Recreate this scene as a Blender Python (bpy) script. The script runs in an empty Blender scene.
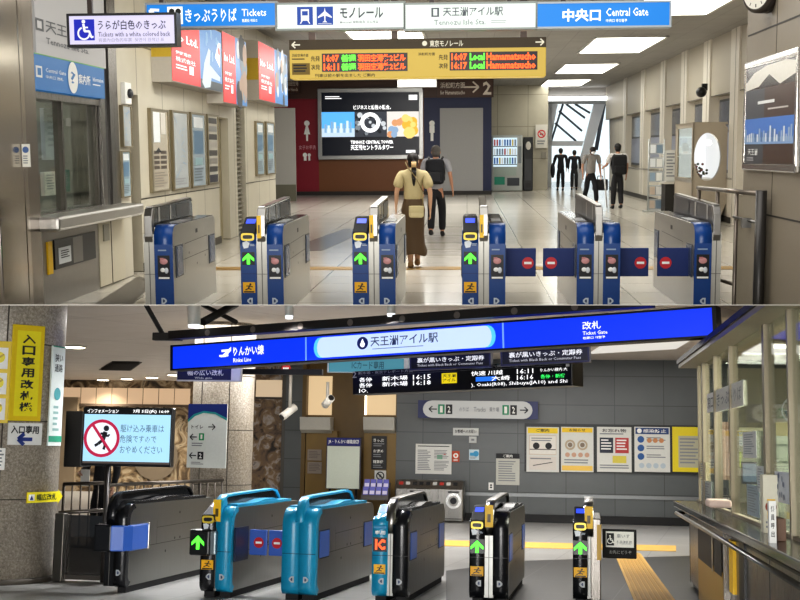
import bpy, bmesh, math, random
from mathutils import Vector, Matrix
random.seed(7)
PI = math.pi
COL = bpy.context.scene.collection
FPX = 1200.0                                   # focal length in pixels (800 x 600 frame)
DIVIDER = 5.0 / FPX                               # the slab between the storeys

# ------------------------------------------------------------------ materials
def lin(h):
    h = h.lstrip('#'); o = []
    for i in (0, 2, 4):
        c = int(h[i:i+2], 16) / 255.0
        o.append(c / 12.92 if c <= .04045 else ((c + .055) / 1.055) ** 2.4)
    return (*o, 1.0)
MC = {}
def m(hexc, r=.5, metal=0.0, e=0.0, var=.06, bump=0.0, nscale=30, alpha=1.0, tr=0.0):
    key = (hexc, r, metal, e, var, bump, nscale, alpha, tr)
    if key in MC: return MC[key]
    mt = bpy.data.materials.new('finish_' + hexc.strip('#')); mt.use_nodes = True
    nt = mt.node_tree; bs = nt.nodes['Principled BSDF']
    c = lin(hexc)
    bs.inputs['Roughness'].default_value = r; bs.inputs['Metallic'].default_value = metal
    bs.inputs['Base Color'].default_value = c
    if e > 0:
        bs.inputs['Base Color'].default_value = tuple(x * .35 for x in c[:3]) + (1,); bs.inputs['Emission Color'].default_value = c; bs.inputs['Emission Strength'].default_value = e
    elif var > 0:
        tc = nt.nodes.new('ShaderNodeTexCoord'); nz = nt.nodes.new('ShaderNodeTexNoise')
        nz.inputs['Scale'].default_value = nscale; nz.inputs['Detail'].default_value = 3
        nt.links.new(tc.outputs['Object'], nz.inputs['Vector'])
        mx = nt.nodes.new('ShaderNodeMix'); mx.data_type = 'RGBA'
        mx.inputs[6].default_value = tuple(x * (1 - var) for x in c[:3]) + (1,)
        mx.inputs[7].default_value = tuple(min(1, x * (1 + var)) for x in c[:3]) + (1,)
        nt.links.new(nz.outputs['Fac'], mx.inputs[0]); nt.links.new(mx.outputs[2], bs.inputs['Base Color'])
        if bump:
            bp = nt.nodes.new('ShaderNodeBump'); bp.inputs['Strength'].default_value = bump
            bp.inputs['Distance'].default_value = .01
            nt.links.new(nz.outputs['Fac'], bp.inputs['Height']); nt.links.new(bp.outputs['Normal'], bs.inputs['Normal'])
    if alpha < 1: bs.inputs['Alpha'].default_value = alpha
    if tr > 0: bs.inputs['Transmission Weight'].default_value = tr
    MC[key] = mt
    return mt
def tiles(name, c1, c2, cm, w, h, mortar, rough, axes='xy', offset=0.0, rot=0.0, spec=.5, mott=.12):
    mt = bpy.data.materials.new(name); mt.use_nodes = True
    nt = mt.node_tree; bs = nt.nodes['Principled BSDF']
    tc = nt.nodes.new('ShaderNodeTexCoord'); sp = nt.nodes.new('ShaderNodeSeparateXYZ'); cb = nt.nodes.new('ShaderNodeCombineXYZ')
    nt.links.new(tc.outputs['Object'], sp.inputs[0])
    for i, a in enumerate(axes): nt.links.new(sp.outputs['xyz'.index(a)], cb.inputs[i])
    mp = nt.nodes.new('ShaderNodeMapping'); mp.inputs['Rotation'].default_value = (0, 0, rot)
    nt.links.new(cb.outputs[0], mp.inputs[0])
    br = nt.nodes.new('ShaderNodeTexBrick'); br.offset = offset; br.squash = 1
    br.inputs['Color1'].default_value = lin(c1); br.inputs['Color2'].default_value = lin(c2); br.inputs['Mortar'].default_value = lin(cm)
    br.inputs['Scale'].default_value = 1; br.inputs['Brick Width'].default_value = w; br.inputs['Row Height'].default_value = h
    br.inputs['Mortar Size'].default_value = mortar; br.inputs['Mortar Smooth'].default_value = .1
    nt.links.new(mp.outputs[0], br.inputs['Vector'])
    nz = nt.nodes.new('ShaderNodeTexNoise'); nz.inputs['Scale'].default_value = 2.0; nz.inputs['Detail'].default_value = 5
    nt.links.new(tc.outputs['Object'], nz.inputs['Vector'])
    mx = nt.nodes.new('ShaderNodeMix'); mx.data_type = 'RGBA'; mx.blend_type = 'OVERLAY'; mx.inputs[0].default_value = mott
    nt.links.new(br.outputs['Color'], mx.inputs[6]); nt.links.new(nz.outputs['Fac'], mx.inputs[7])
    nt.links.new(mx.outputs[2], bs.inputs['Base Color'])
    bs.inputs['Roughness'].default_value = rough; bs.inputs['Specular IOR Level'].default_value = spec
    return mt
def granite(name, a, b, c, scale, rough=.35):
    mt = bpy.data.materials.new(name); mt.use_nodes = True
    nt = mt.node_tree; bs = nt.nodes['Principled BSDF']
    tc = nt.nodes.new('ShaderNodeTexCoord'); nz = nt.nodes.new('ShaderNodeTexNoise')
    nz.inputs['Scale'].default_value = scale; nz.inputs['Detail'].default_value = 8; nz.inputs['Roughness'].default_value = .8
    nt.links.new(tc.outputs['Object'], nz.inputs['Vector'])
    rp = nt.nodes.new('ShaderNodeValToRGB'); e = rp.color_ramp.elements
    e[0].position = .36; e[0].color = lin(a); e[1].position = .64; e[1].color = lin(c)
    k = e.new(.5); k.color = lin(b)
    nt.links.new(nz.outputs['Fac'], rp.inputs[0]); nt.links.new(rp.outputs[0], bs.inputs['Base Color'])
    bs.inputs['Roughness'].default_value = rough
    return mt
def mural(name, cols, scale, dist=3.0):
    mt = bpy.data.materials.new(name); mt.use_nodes = True
    nt = mt.node_tree; bs = nt.nodes['Principled BSDF']
    tc = nt.nodes.new('ShaderNodeTexCoord'); nz = nt.nodes.new('ShaderNodeTexNoise')
    nz.inputs['Scale'].default_value = scale; nz.inputs['Detail'].default_value = 6; nz.inputs['Distortion'].default_value = dist
    nt.links.new(tc.outputs['Object'], nz.inputs['Vector'])
    rp = nt.nodes.new('ShaderNodeValToRGB'); e = rp.color_ramp.elements
    e[0].position = .3; e[0].color = lin(cols[0]); e[1].position = .72; e[1].color = lin(cols[-1])
    for i, c in enumerate(cols[1:-1]):
        k = e.new(.3 + .42 * (i + 1) / (len(cols) - 1)); k.color = lin(c)
    nt.links.new(nz.outputs['Fac'], rp.inputs[0]); nt.links.new(rp.outputs[0], bs.inputs['Base Color'])
    bs.inputs['Roughness'].default_value = .4
    return mt
def brushed(name, c, rough=.3, streak=.25):
    mt = bpy.data.materials.new(name); mt.use_nodes = True
    nt = mt.node_tree; bs = nt.nodes['Principled BSDF']
    tc = nt.nodes.new('ShaderNodeTexCoord'); mp = nt.nodes.new('ShaderNodeMapping'); mp.inputs['Scale'].default_value = (60, 60, 1.2)
    nz = nt.nodes.new('ShaderNodeTexNoise'); nz.inputs['Scale'].default_value = 2; nz.inputs['Detail'].default_value = 4
    nt.links.new(tc.outputs['Object'], mp.inputs[0]); nt.links.new(mp.outputs[0], nz.inputs['Vector'])
    mr = nt.nodes.new('ShaderNodeMapRange'); mr.inputs['To Min'].default_value = max(.05, rough - streak / 2); mr.inputs['To Max'].default_value = rough + streak / 2
    nt.links.new(nz.outputs['Fac'], mr.inputs[0]); nt.links.new(mr.outputs[0], bs.inputs['Roughness'])
    bs.inputs['Base Color'].default_value = lin(c); bs.inputs['Metallic'].default_value = 1
    return mt
def glass(name, tint='#e8f2ee', alpha=.12, rough=.03, fres=1.0):
    mt = bpy.data.materials.new(name); mt.use_nodes = True
    nt = mt.node_tree; out = nt.nodes['Material Output']; nt.nodes.remove(nt.nodes['Principled BSDF'])
    tp = nt.nodes.new('ShaderNodeBsdfTransparent'); tp.inputs[0].default_value = lin(tint)
    gl = nt.nodes.new('ShaderNodeBsdfGlossy'); gl.inputs['Roughness'].default_value = rough
    fr = nt.nodes.new('ShaderNodeFresnel'); fr.inputs[0].default_value = 1.35
    ad = nt.nodes.new('ShaderNodeMath'); ad.operation = 'ADD'; ad.inputs[1].default_value = alpha; ad.use_clamp = True
    ml = nt.nodes.new('ShaderNodeMath'); ml.operation = 'MULTIPLY'; ml.inputs[1].default_value = fres; nt.links.new(fr.outputs[0], ml.inputs[0]); nt.links.new(ml.outputs[0], ad.inputs[0])
    mx = nt.nodes.new('ShaderNodeMixShader'); nt.links.new(ad.outputs[0], mx.inputs[0])
    nt.links.new(tp.outputs[0], mx.inputs[1]); nt.links.new(gl.outputs[0], mx.inputs[2]); nt.links.new(mx.outputs[0], out.inputs[0])
    return mt

# ------------------------------------------------------------------ halls
class Hall:
    def __init__(s, vp, h, ceil, side):
        F = Vector(((vp[0] - 400) / FPX, 1, (300 - vp[1]) / FPX)).normalized()
        R = F.cross(Vector((0, 0, 1))).normalized(); U = R.cross(F)
        s.R3 = Matrix((R, F, U)).transposed()
        s.h = h; s.ceil = ceil; s.side = side
        s.M = s.R3.to_4x4() @ Matrix.Translation((0, 0, -h))
    def ray(s, u, v): return s.R3.transposed() @ Vector(((u - 400) / FPX, 1, (300 - v) / FPX))
    def Y(s, u, v, Y):                                   # pixel -> point on the frontal plane at that depth
        d = s.ray(u, v); k = Y / d.y; return Vector((d.x * k, Y, s.h + d.z * k))
    def Z(s, u, v, z=0.0):
        d = s.ray(u, v); k = (z - s.h) / d.z; return Vector((d.x * k, d.y * k, z))
    def X(s, u, v, X):
        d = s.ray(u, v); k = X / d.x; return Vector((X, d.y * k, s.h + d.z * k))
T = Hall((467, 150), 1.60, 4.1, 1)
B = Hall((566, 449), 1.55, 3.45, -1)

# ------------------------------------------------------------------ mesh collector
TXT = {}
def text_mesh(s, bold=.012):
    k = (s, bold)
    if k in TXT: return TXT[k]
    c = bpy.data.curves.new('type', 'FONT'); c.body = s; c.size = 1; c.resolution_u = 1; c.offset = bold
    o = bpy.data.objects.new('type', c); COL.objects.link(o)
    bpy.context.view_layer.update(); dg = bpy.context.evaluated_depsgraph_get()
    me = bpy.data.meshes.new_from_object(o.evaluated_get(dg), depsgraph=dg)
    vs = [v.co.copy() for v in me.vertices]; fs = [tuple(p.vertices) for p in me.polygons]
    bpy.data.objects.remove(o); bpy.data.curves.remove(c); bpy.data.meshes.remove(me)
    if vs:
        x0 = min(v.x for v in vs); x1 = max(v.x for v in vs); y0 = min(v.y for v in vs); y1 = max(v.y for v in vs)
    else: x0 = y0 = 0; x1 = y1 = 1
    TXT[k] = (vs, fs, x0, x1, y0, y1)
    return TXT[k]
class Face:
    """a flat rectangle in a hall: top-left corner, right and up directions, width, height"""
    def __init__(s, o, r, u, w, h):
        s.o = Vector(o); s.r = Vector(r).normalized(); s.u = Vector(u).normalized(); s.w = w; s.h = h; s.n = s.r.cross(s.u)
    def pt(s, a, b, l=0.0): return s.o + s.r * (a * s.w) - s.u * (b * s.h) + s.n * l
    def base(s): return s.pt(.5, 1)
def fY(H, u0, v0, u1, v1, Y):                            # frontal rectangle from pixel edges at a depth
    um, vm = (u0 + u1) / 2, (v0 + v1) / 2
    x0 = H.Y(u0, vm, Y).x; x1 = H.Y(u1, vm, Y).x; z1 = H.Y(um, v0, Y).z; z0 = H.Y(um, v1, Y).z
    return Face((x0, Y, z1), (1, 0, 0), (0, 0, 1), x1 - x0, z1 - z0)
def fX(H, u0, v0, u1, v1, X, left=True):                 # on a side wall; v0, v1 are read at u0
    vm = (v0 + v1) / 2
    y0 = H.X(u0, vm, X).y; y1 = H.X(u1, vm, X).y; z1 = H.X(u0, v0, X).z; z0 = H.X(u0, v1, X).z
    return Face((X, y0, z1), (0, 1, 0) if left else (0, -1, 0), (0, 0, 1), abs(y1 - y0), z1 - z0)
class G:
    def __init__(s, org=(0, 0, 0)):
        s.org = Vector(org); s.v = []; s.f = []; s.mi = []; s.sm = []; s.mats = []
    def mid(s, mt):
        if mt not in s.mats: s.mats.append(mt)
        return s.mats.index(mt)
    def add(s, vs, fs, mt, smooth=False):
        n = len(s.v); i = s.mid(mt)
        s.v += [Vector(v) - s.org for v in vs]
        for f in fs: s.f.append(tuple(n + k for k in f)); s.mi.append(i); s.sm.append(smooth)
        return s
    def box(s, x0, x1, y0, y1, z0, z1, mt):
        vs = [(x, y, z) for x in (x0, x1) for y in (y0, y1) for z in (z0, z1)]
        return s.add(vs, [(0, 1, 3, 2), (4, 6, 7, 5), (0, 4, 5, 1), (2, 3, 7, 6), (0, 2, 6, 4), (1, 5, 7, 3)], mt)
    def prism(s, pts, vec, mt, smooth=False):
        n = len(pts); vec = Vector(vec); P = [Vector(p) for p in pts]
        s.add(P + [p + vec for p in P], [(i, (i + 1) % n, n + (i + 1) % n, n + i) for i in range(n)], mt, smooth)
        return s.add(P + [p + vec for p in P], [tuple(range(n - 1, -1, -1)), tuple(range(n, 2 * n))], mt)
    def cyl(s, p0, p1, r0, mt, r1=None, n=16, caps=True):
        p0 = Vector(p0); p1 = Vector(p1); r1 = r0 if r1 is None else r1
        a = (p1 - p0).normalized(); t = Vector((0, 0, 1)) if abs(a.z) < .9 else Vector((1, 0, 0))
        e1 = a.cross(t).normalized(); e2 = a.cross(e1)
        vs = []
        for p, r in ((p0, r0), (p1, r1)):
            for k in range(n): vs.append(p + e1 * (r * math.cos(2 * PI * k / n)) + e2 * (r * math.sin(2 * PI * k / n)))
        s.add(vs, [(k, (k + 1) % n, n + (k + 1) % n, n + k) for k in range(n)], mt, True)
        if caps: s.add(vs, [tuple(range(n - 1, -1, -1)), tuple(range(n, 2 * n))], mt)
        return s
    def tube(s, pts, r, mt, n=8):
        for a, b in zip(pts[:-1], pts[1:]): s.cyl(a, b, r, mt, n=n)
        for p in pts[1:-1]: s.ball(p, (r, r, r), mt, 8, 5)
        return s
    def ball(s, c, rad, mt, nu=14, nv=9):
        c = Vector(c); vs = []; fs = []
        for j in range(nv + 1):
            th = PI * j / nv
            for i in range(nu):
                ph = 2 * PI * i / nu
                vs.append(c + Vector((rad[0] * math.sin(th) * math.cos(ph), rad[1] * math.sin(th) * math.sin(ph), rad[2] * math.cos(th))))
        for j in range(nv):
            for i in range(nu):
                fs.append((j * nu + i, (j + 1) * nu + i, (j + 1) * nu + (i + 1) % nu, j * nu + (i + 1) % nu))
        return s.add(vs, fs, mt, True)
    # drawing on a face
    def board(s, F, t, mt, a0=0, b0=0, a1=1, b1=1, l=0.0):
        return s.prism([F.pt(a0, b0, l), F.pt(a0, b1, l), F.pt(a1, b1, l), F.pt(a1, b0, l)], -F.n * t, mt)
    def rect(s, F, a0, b0, a1, b1, mt, l=.004): return s.add([F.pt(a0, b0, l), F.pt(a0, b1, l), F.pt(a1, b1, l), F.pt(a1, b0, l)], [(0, 1, 2, 3)], mt)
    def poly(s, F, pts, mt, l=.006): return s.add([F.pt(a, b, l) for a, b in pts], [tuple(range(len(pts)))], mt)
    def disc(s, F, a, b, r, mt, l=.006, n=24, r2=None):          # r in metres; r2 makes a ring
        c = F.pt(a, b, l); o = [c + F.r * (r * math.cos(2 * PI * k / n)) + F.u * (r * math.sin(2 * PI * k / n)) for k in range(n)]
        if r2 is None: return s.add(o, [tuple(range(n))], mt)
        q = [c + F.r * (r2 * math.cos(2 * PI * k / n)) + F.u * (r2 * math.sin(2 * PI * k / n)) for k in range(n)]
        return s.add(o + q, [(k, (k + 1) % n, n + (k + 1) % n, n + k) for k in range(n)], mt)
    def line(s, F, p, q, w, mt, l=.006):                         # w in metres
        p = F.pt(*p, l); q = F.pt(*q, l); d = (q - p).normalized(); k = F.n.cross(d) * (w / 2)
        return s.add([p - k, q - k, q + k, p + k], [(0, 1, 2, 3)], mt)
    def text(s, F, t, a0, b0, a1, b1, mt, l=.007, bold=.012, stretch=True, al='c'):
        vs, fs, x0, x1, y0, y1 = text_mesh(t, bold)
        W = (a1 - a0) * F.w; Hh = (b1 - b0) * F.h
        sx = W / (x1 - x0); sy = Hh / (y1 - y0)
        if not stretch: sx = sy = min(sx, sy)
        ox = 0 if al == 'l' else (W - sx * (x1 - x0)) / 2; oy = (Hh - sy * (y1 - y0)) / 2
        c = F.pt(a0, b1, l)
        return s.add([c + F.r * (ox + (v.x - x0) * sx) + F.u * (oy + (v.y - y0) * sy) for v in vs], fs, mt)
    def lines(s, F, a0, b0, a1, b1, n, mt, l=.005, fill=.45, rnd=.35):   # rows of unreadably small print
        h = (b1 - b0) / n
        for i in range(n):
            e = a1 - (a1 - a0) * rnd * random.random()
            s.rect(F, a0, b0 + i * h, e, b0 + (i + fill) * h, mt, l)
        return s
    def build(s, H, name, parent=None, bev=0.0, sub=0):
        if parent is not None: W = WORLD[parent.name]
        else: W = H.M @ Matrix.Translation(s.org)
        me = bpy.data.meshes.new(name); me.from_pydata([tuple(v) for v in s.v], [], s.f)
        for mt in s.mats: me.materials.append(mt)
        me.polygons.foreach_set('material_index', s.mi); me.polygons.foreach_set('use_smooth', s.sm)
        bm = bmesh.new(); bm.from_mesh(me)
        bmesh.ops.remove_doubles(bm, verts=bm.verts, dist=1e-5)
        # everything of a storey ends at the slab between the storeys
        g = [H.side * ((W @ v.co).z + DIVIDER * (W @ v.co).y) for v in bm.verts]
        if min(g) < -1e-6:
            Wi = W.inverted(); n = Vector((0, DIVIDER, 1)).normalized() * H.side
            co = Wi @ Vector((0, 0, 0)); nl = (Wi.to_3x3() @ n).normalized()
            bmesh.ops.bisect_plane(bm, geom=bm.verts[:] + bm.edges[:] + bm.faces[:], plane_co=co, plane_no=nl, clear_inner=True, dist=1e-5)
        if not bm.verts:
            bm.free(); bpy.data.meshes.remove(me); return None
        bmesh.ops.recalc_face_normals(bm, faces=[f for f in bm.faces]) if bev else None
        bm.to_mesh(me); bm.free()
        o = bpy.data.objects.new(name, me); COL.objects.link(o)
        if parent is not None: o.parent = parent; WORLD[o.name] = W
        else: o.matrix_world = W; WORLD[o.name] = W
        if bev:
            b = o.modifiers.new('edge', 'BEVEL'); b.width = bev; b.segments = 2; b.limit_method = 'ANGLE'; b.angle_limit = math.radians(40)
        return o
WORLD = {}
def tag(o, label, cat, group=None):
    if o is None: return None
    o['label'] = label; o['category'] = cat
    if group: o['group'] = group
    return o
def thing(H, name, label, cat, loc, rz=0.0, group=None):
    o = bpy.data.objects.new(name, None); COL.objects.link(o); o.empty_display_size = .1
    o.matrix_world = H.M @ Matrix.Translation(loc) @ Matrix.Rotation(rz, 4, 'Z'); WORLD[o.name] = o.matrix_world.copy()
    return tag(o, label, cat, group)
def struct(H, g, name, bev=0.0, parent=None):
    o = g.build(H, name, parent, bev)
    if o and parent is None: o['kind'] = 'structure'
    return o

# ------------------------------------------------------------------ common finishes
BLACK = m('#121214', .4); WHITE = m('#f2f2ee', .5); CHROME = m('#918f8b', .28, 1.0, var=.03); STEEL = brushed('brushed_steel', '#94928e', .3)
DSTEEL = brushed('dark_brushed_steel', '#77736e', .3); INK = m('#26282c', .6); GREYINK = m('#8a8c90', .6); RUBBER = m('#1b1b1d', .7)
NAVY = m('#142a66', .35); BLUE = m('#0b4285', .32); RED = m('#d02030', .4); YEL = m('#f2c21a', .45)
LWHITE = m('#f4f4f0', .5, e=.9); LBLUE = m('#0a78c8', .4, e=.95); LRED = m('#e0242c', .4, e=.8)
DARKGLASS = m('#0c0e14', .08, var=0)
GLASS = glass('clear_glass', '#f8fbfa', .04, .03, .5); GLASS2 = glass('office_glass', '#f3f6f2', .02, .03, .3)

# the added, light-blocking slab between the two storeys
def divider():
    y0, y1 = 5.0, 62.0; t = .003
    vs = [(x, y, -DIVIDER * y + dz) for x in (-14, 14) for y in (y0, y1) for dz in (-t / 2, t / 2)]
    me = bpy.data.meshes.new('hall_divider')
    me.from_pydata(vs, [], [(0, 1, 3, 2), (4, 6, 7, 5), (0, 4, 5, 1), (2, 3, 7, 6), (0, 2, 6, 4), (1, 5, 7, 3)])
    me.materials.append(m('#9a958c', .6)); o = bpy.data.objects.new('hall_divider', me); COL.objects.link(o); o['kind'] = 'structure'
divider()
# ================================================================== UPPER HALL: setting
FLOOR_T = tiles('polished_floor_tile', '#cdc8be', '#c5c0b6', '#98948b', .9, .9, .008, .16, 'xy', mott=.05)
WALL_L = tiles('cream_wall_panel', '#c6c0b0', '#c0baaa', '#6e6757', 1.32, 3.0, .012, .42, 'yz')
WALL_BEIGE = tiles('beige_wall_panel', '#b8b2a2', '#b4ae9e', '#8b8577', 1.2, 1.25, .012, .5, 'xz')
WALL_R = tiles('grey_beige_wall_panel', '#bdb5a6', '#b9b1a2', '#857e72', 1.15, 3.4, .012, .5, 'yz')
CEIL_T = tiles('ceiling_panel', '#a09d99', '#9b9894', '#84817d', .6, 1.8, .006, .7, 'xy')
g = G(); g.box(-9, 7.5, 9, 70, -.08, 0, FLOOR_T); struct(T, g, 'floor')
g = G(); g.box(-9, 7.5, 7, 60, 4.1, 4.2, CEIL_T); struct(T, g, 'ceiling')
def fl(H, pts, mt, name, z=.004):
    g = G(); g.prism([(H.Z(u, v).x, H.Z(u, v).y, 0) for u, v in pts], (0, 0, z), mt); return struct(H, g, name)
# grey band set in the floor and the tactile line
fl(T, [(280, 252), (322, 251), (372, 229), (344, 229)], m('#8d8a86', .2), 'trim_2')
g = G(); g.box(-6, 5.8, 16.1, 16.5, 0, .006, m('#8a6a2e', .5, bump=.3, nscale=90)); struct(T, g, 'trim_3')
g = G()
for y, hh in ((18.2, .25), (19.3, .2), (20.6, .35), (22.4, .3), (25, .3)): g.box(-1.2, .55, y, y + hh, 0, .003, m('#a8a297', .2))
struct(T, g, 'trim_4')
fl(T, [(92, 306), (137, 277), (156, 279), (132, 306)], m('#6f6a62', .5, bump=.6, nscale=60), 'hall_divider5')
# left wall with its door recesses
XL = -4.35
def uy(u, X): return T.X(u, 250, X).y
g = G()
for u0, u1 in ((123, 133), (143, 221), (231, 239), (247.5, 277)):
    g.box(XL - .25, XL, uy(u0, XL), uy(u1, XL), 0, 4.1, WALL_L)
for u0, u1, z in ((133, 143, 2.35), (221, 231, 2.2), (239, 247.5, 2.5)):
    g.box(XL - .25, XL, uy(u0, XL), uy(u1, XL), z, 4.1, WALL_L)
g.box(XL - .5, XL - .3, uy(131, XL), uy(280, XL), 0, 4.1, m('#a69c80', .5))
g.box(XL, XL + .006, uy(143, XL), uy(221, XL), .97, .985, m('#3c362c', .6))
g.box(XL, XL + .006, uy(247.5, XL), uy(277, XL), .97, .985, m('#3c362c', .6))
g.box(XL - .25, XL, 9, uy(34, XL), 0, 4.1, WALL_L)
struct(T, g, 'wall_left')
g = G(); g.box(XL, XL + .02, uy(143, XL), uy(221, XL), 0, .12, m('#4a4438', .6)); g.box(XL, XL + .02, uy(247.5, XL), uy(277, XL), 0, .12, m('#4a4438', .6)); struct(T, g, 'baseboard_left')
def side_door(n, u0, u1, z, c, louver=False):
    y0, y1 = uy(u0, XL), uy(u1, XL); g = G(); g.box(XL - .2, XL - .14, y0, y1, 0, z, c)
    if louver:
        k = 0.05
        while k < z - .05: g.prism([(XL - .14, y0 + .03, k), (XL - .06, y0 + .03, k - .03), (XL - .06, y0 + .03, k - .02), (XL - .14, y0 + .03, k + .03)], (0, y1 - y0 - .06, 0), c); k += .085
    o = struct(T, g, 'door_%d' % n)
    g = G(); g.box(XL - .14, XL - .08, y0 + .12, y0 + .16, .95, 1.1, CHROME); g.build(T, 'door_handle', o) if False else None
    return o
side_door(1, 133, 143, 2.35, m('#6d6450', .5)); side_door(2, 221, 231, 2.2, m('#a59b7e', .5)); side_door(3, 239, 247.5, 2.5, m('#8a8577', .5), True)
# ticket office front at the left: steel columns, glazed window, steel counter
def column_box(name, u0, u1, X, dx, mt, n_, z0=0, z1=4.1):
    g = G(); g.box(X - dx, X, uy(u0, X), uy(u1, X), z0, z1, mt); return struct(T, g, name, .02)
MIRROR = brushed('polished_steel', '#b8b0a6', .16, .1)
g = G()
g.box(-5.6, -4.2, 10.6, 11.25, 0, 4.1, MIRROR); g.box(-5.6, -4.215, 11.25, 11.29, 0, 4.1, BLACK)
g.box(-5.6, -4.22, 11.29, 11.42, 0, 4.1, MIRROR); g.box(-5.6, -4.235, 11.42, 11.46, 0, 4.1, BLACK); g.box(-5.6, -4.25, 11.46, 11.8, 0, 4.1, brushed('column_steel', '#8f877e', .22, .12))
struct(T, g, 'trim_5', .03)
g = G(); g.box(XL - .35, XL + .02, uy(104.5, XL), uy(108.5, XL), .8, 4.1, DSTEEL); g.box(XL - .3, XL - .02, uy(108.5, XL), uy(113.5, XL), .8, 4.1, m('#141414', .3))
g.box(XL - .35, XL + .02, uy(113.5, XL), uy(121.5, XL), .8, 4.1, DSTEEL); struct(T, g, 'trim_6')
ya, yb = uy(34.5, XL), uy(104.5, XL)
g = G(); g.box(XL - .3, XL, ya, yb, 2.15, 2.22, DSTEEL); g.box(XL - .3, XL, ya, yb, .9, .98, DSTEEL)
for u in (34.5, 41, 69, 102.5): g.box(XL - .12, XL - .02, uy(u, XL), uy(u, XL) + .05, .98, 2.15, m('#5b5750', .35, .8))
w1 = struct(T, g, 'window_1')
g = G(); g.box(XL - .07, XL - .062, ya, yb, .98, 2.15, GLASS2); g.build(T, 'pane', w1)
# the office behind the glass
g = G(); g.box(-8.5, -8.4, 9, 16, 0, 4.1, m('#8f9590', .6)); g.box(-8.4, XL - .3, 15.3, 15.4, 0, 4.1, m('#7c7f78', .6)); struct(T, g, 'wall_office')
# far: toilet block, panel wall, glazed end
YB = 43.6
def rectY(g, H, u0, v0, u1, v1, Y, th, mt, z0=None, z1=None):
    F = fY(H, u0, v0, u1, v1, Y); x0 = F.o.x; x1 = x0 + F.w
    g.box(x0, x1, Y, Y + th, F.o.z - F.h if z0 is None else z0, F.o.z if z1 is None else z1, mt)
g = G()
rectY(g, T, 240, 80, 318.5, 194, YB, .3, m('#8a1428', .4), 0, 4.1)
rectY(g, T, 318.5, 80, 424, 194, YB, .3, m('#7a4a24', .45, var=.15), 0, 4.1)
rectY(g, T, 424, 80, 491.5, 194, YB, .3, m('#101c4a', .45), 0, 4.1)
rectY(g, T, 240, 80, 491.5, 98, YB - .08, .08, m('#4a3024', .45), T.Y(400, 98, YB).z, 4.1)
rectY(g, T, 440, 108, 483, 190, YB - .06, .06, m('#a4a3a2', .45), 0.1)
struct(T, g, 'wall_back')
g = G(); rectY(g, T, 200, 190, 491.5, 194, YB - .1, .1, m('#2c2622', .5), 0, .14); struct(T, g, 'baseboard_back')
g = G(); rectY(g, T, 491, 88, 548, 190, 48, .3, WALL_BEIGE, 0, 4.1); struct(T, g, 'wall_panelled')
g = G(); F = fY(T, 276, 108, 295.5, 192, 38); g.box(F.o.x - 1.2, F.o.x + F.w, 38, 38.08, .02, F.o.z, m('#97948e', .4)); g.box(F.o.x - 1.2, F.o.x + F.w, 37.98, 38, .02, .55, m('#5d5a4c', .5)); struct(T, g, 'trim_7')
# glazed end wall with slanted white beams
YE = 52.0
g = G()
WB = m('#e6e8ea', .4)
rectY(g, T, 520, 60, 552, 190, YE, .3, m('#c4c6c6', .5), 0, 4.1)
rectY(g, T, 545, 70, 640, 95.5, 50, .3, m('#8f8c87', .6), None, 4.1)
def slant(g, pts, mt, y=YE, th=.25): g.prism([T.Y(u, v, y) for u, v in pts], (0, th, 0), mt)
slant(g, [(549, 104), (558, 104), (548, 142), (548, 160)], WB)
slant(g, [(594, 104), (605, 104), (580, 190), (570, 190), (582, 152)], WB)
slant(g, [(613, 95), (650, 95), (650, 196), (613, 196)], m('#b9bbbb', .5))
slant(g, [(548, 141), (584, 141), (582, 146), (548, 146)], WB)
slant(g, [(548, 95), (615, 95), (615, 104), (548, 104)], m('#b4b5b5', .5))
MUL = m('#5d6670', .4)
for p, q in (((563, 104), (551, 142)), ((566, 104), (585, 118)), ((559, 111), (582, 131)), ((555, 123), (576, 141)), ((575, 104), (590, 113))):
    a, b = T.Y(*p, YE + .1), T.Y(*q, YE + .1); g.cyl(a, b, .05, MUL, n=6)
for u0, v0, u1, v1 in ((604, 104, 596, 150), (611, 104, 612, 196)):
    a, b = T.Y(u0, v0, YE + .1), T.Y(u1, v1, YE + .1); g.cyl(a, b, .09, MUL, n=6)
struct(T, g, 'wall_glazed')
g = G(); F = fY(T, 545, 100, 615, 190, YE + .15); g.board(F, .01, GLASS); o = struct(T, g, 'window_2')
g = G(); F = fY(T, 500, 40, 660, 195, YE + 9); g.board(F, .1, m('#e2eaf2', .7, e=1.35)); struct(T, g, 'exit_glow')  # added glowing backdrop that gives the exit its outdoor brightness
# right wall with pilasters and windows
XR = 5.84
def ur(u, X): return T.X(u, 200, X).y
g = G()
g.box(XR, XR + .3, 16, 50, 0, 4.1, WALL_R); g.box(XR - .18, XR, 16, 50, 2.78, 4.1, m('#b3ab9c', .5)); g.box(XR - .185, XR - .18, 16, 50, 2.78, 2.8, m('#5a554c', .6))
ps = [25.6, 28.6, 31.6, 35.0, 39.0, 43.4]
for y in ps: g.box(5.62, XR, y, y + .8, 0, 4.1, m('#d6d0c4', .45)); g.box(5.615, XR, y + .3, y + .32, 0, 4.1, m('#8d867a', .5))
g.box(XR - .2, XR, 26, 48, 0, .95, m('#c2bbac', .45)); g.box(XR - .22, XR, 26, 48, .93, .97, m('#8d867a', .45))
struct(T, g, 'wall_right')
g = G(); g.box(XR - .23, XR - .2, 26, 48, 0, .13, m('#3c3934', .6)); struct(T, g, 'baseboard_right')
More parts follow.
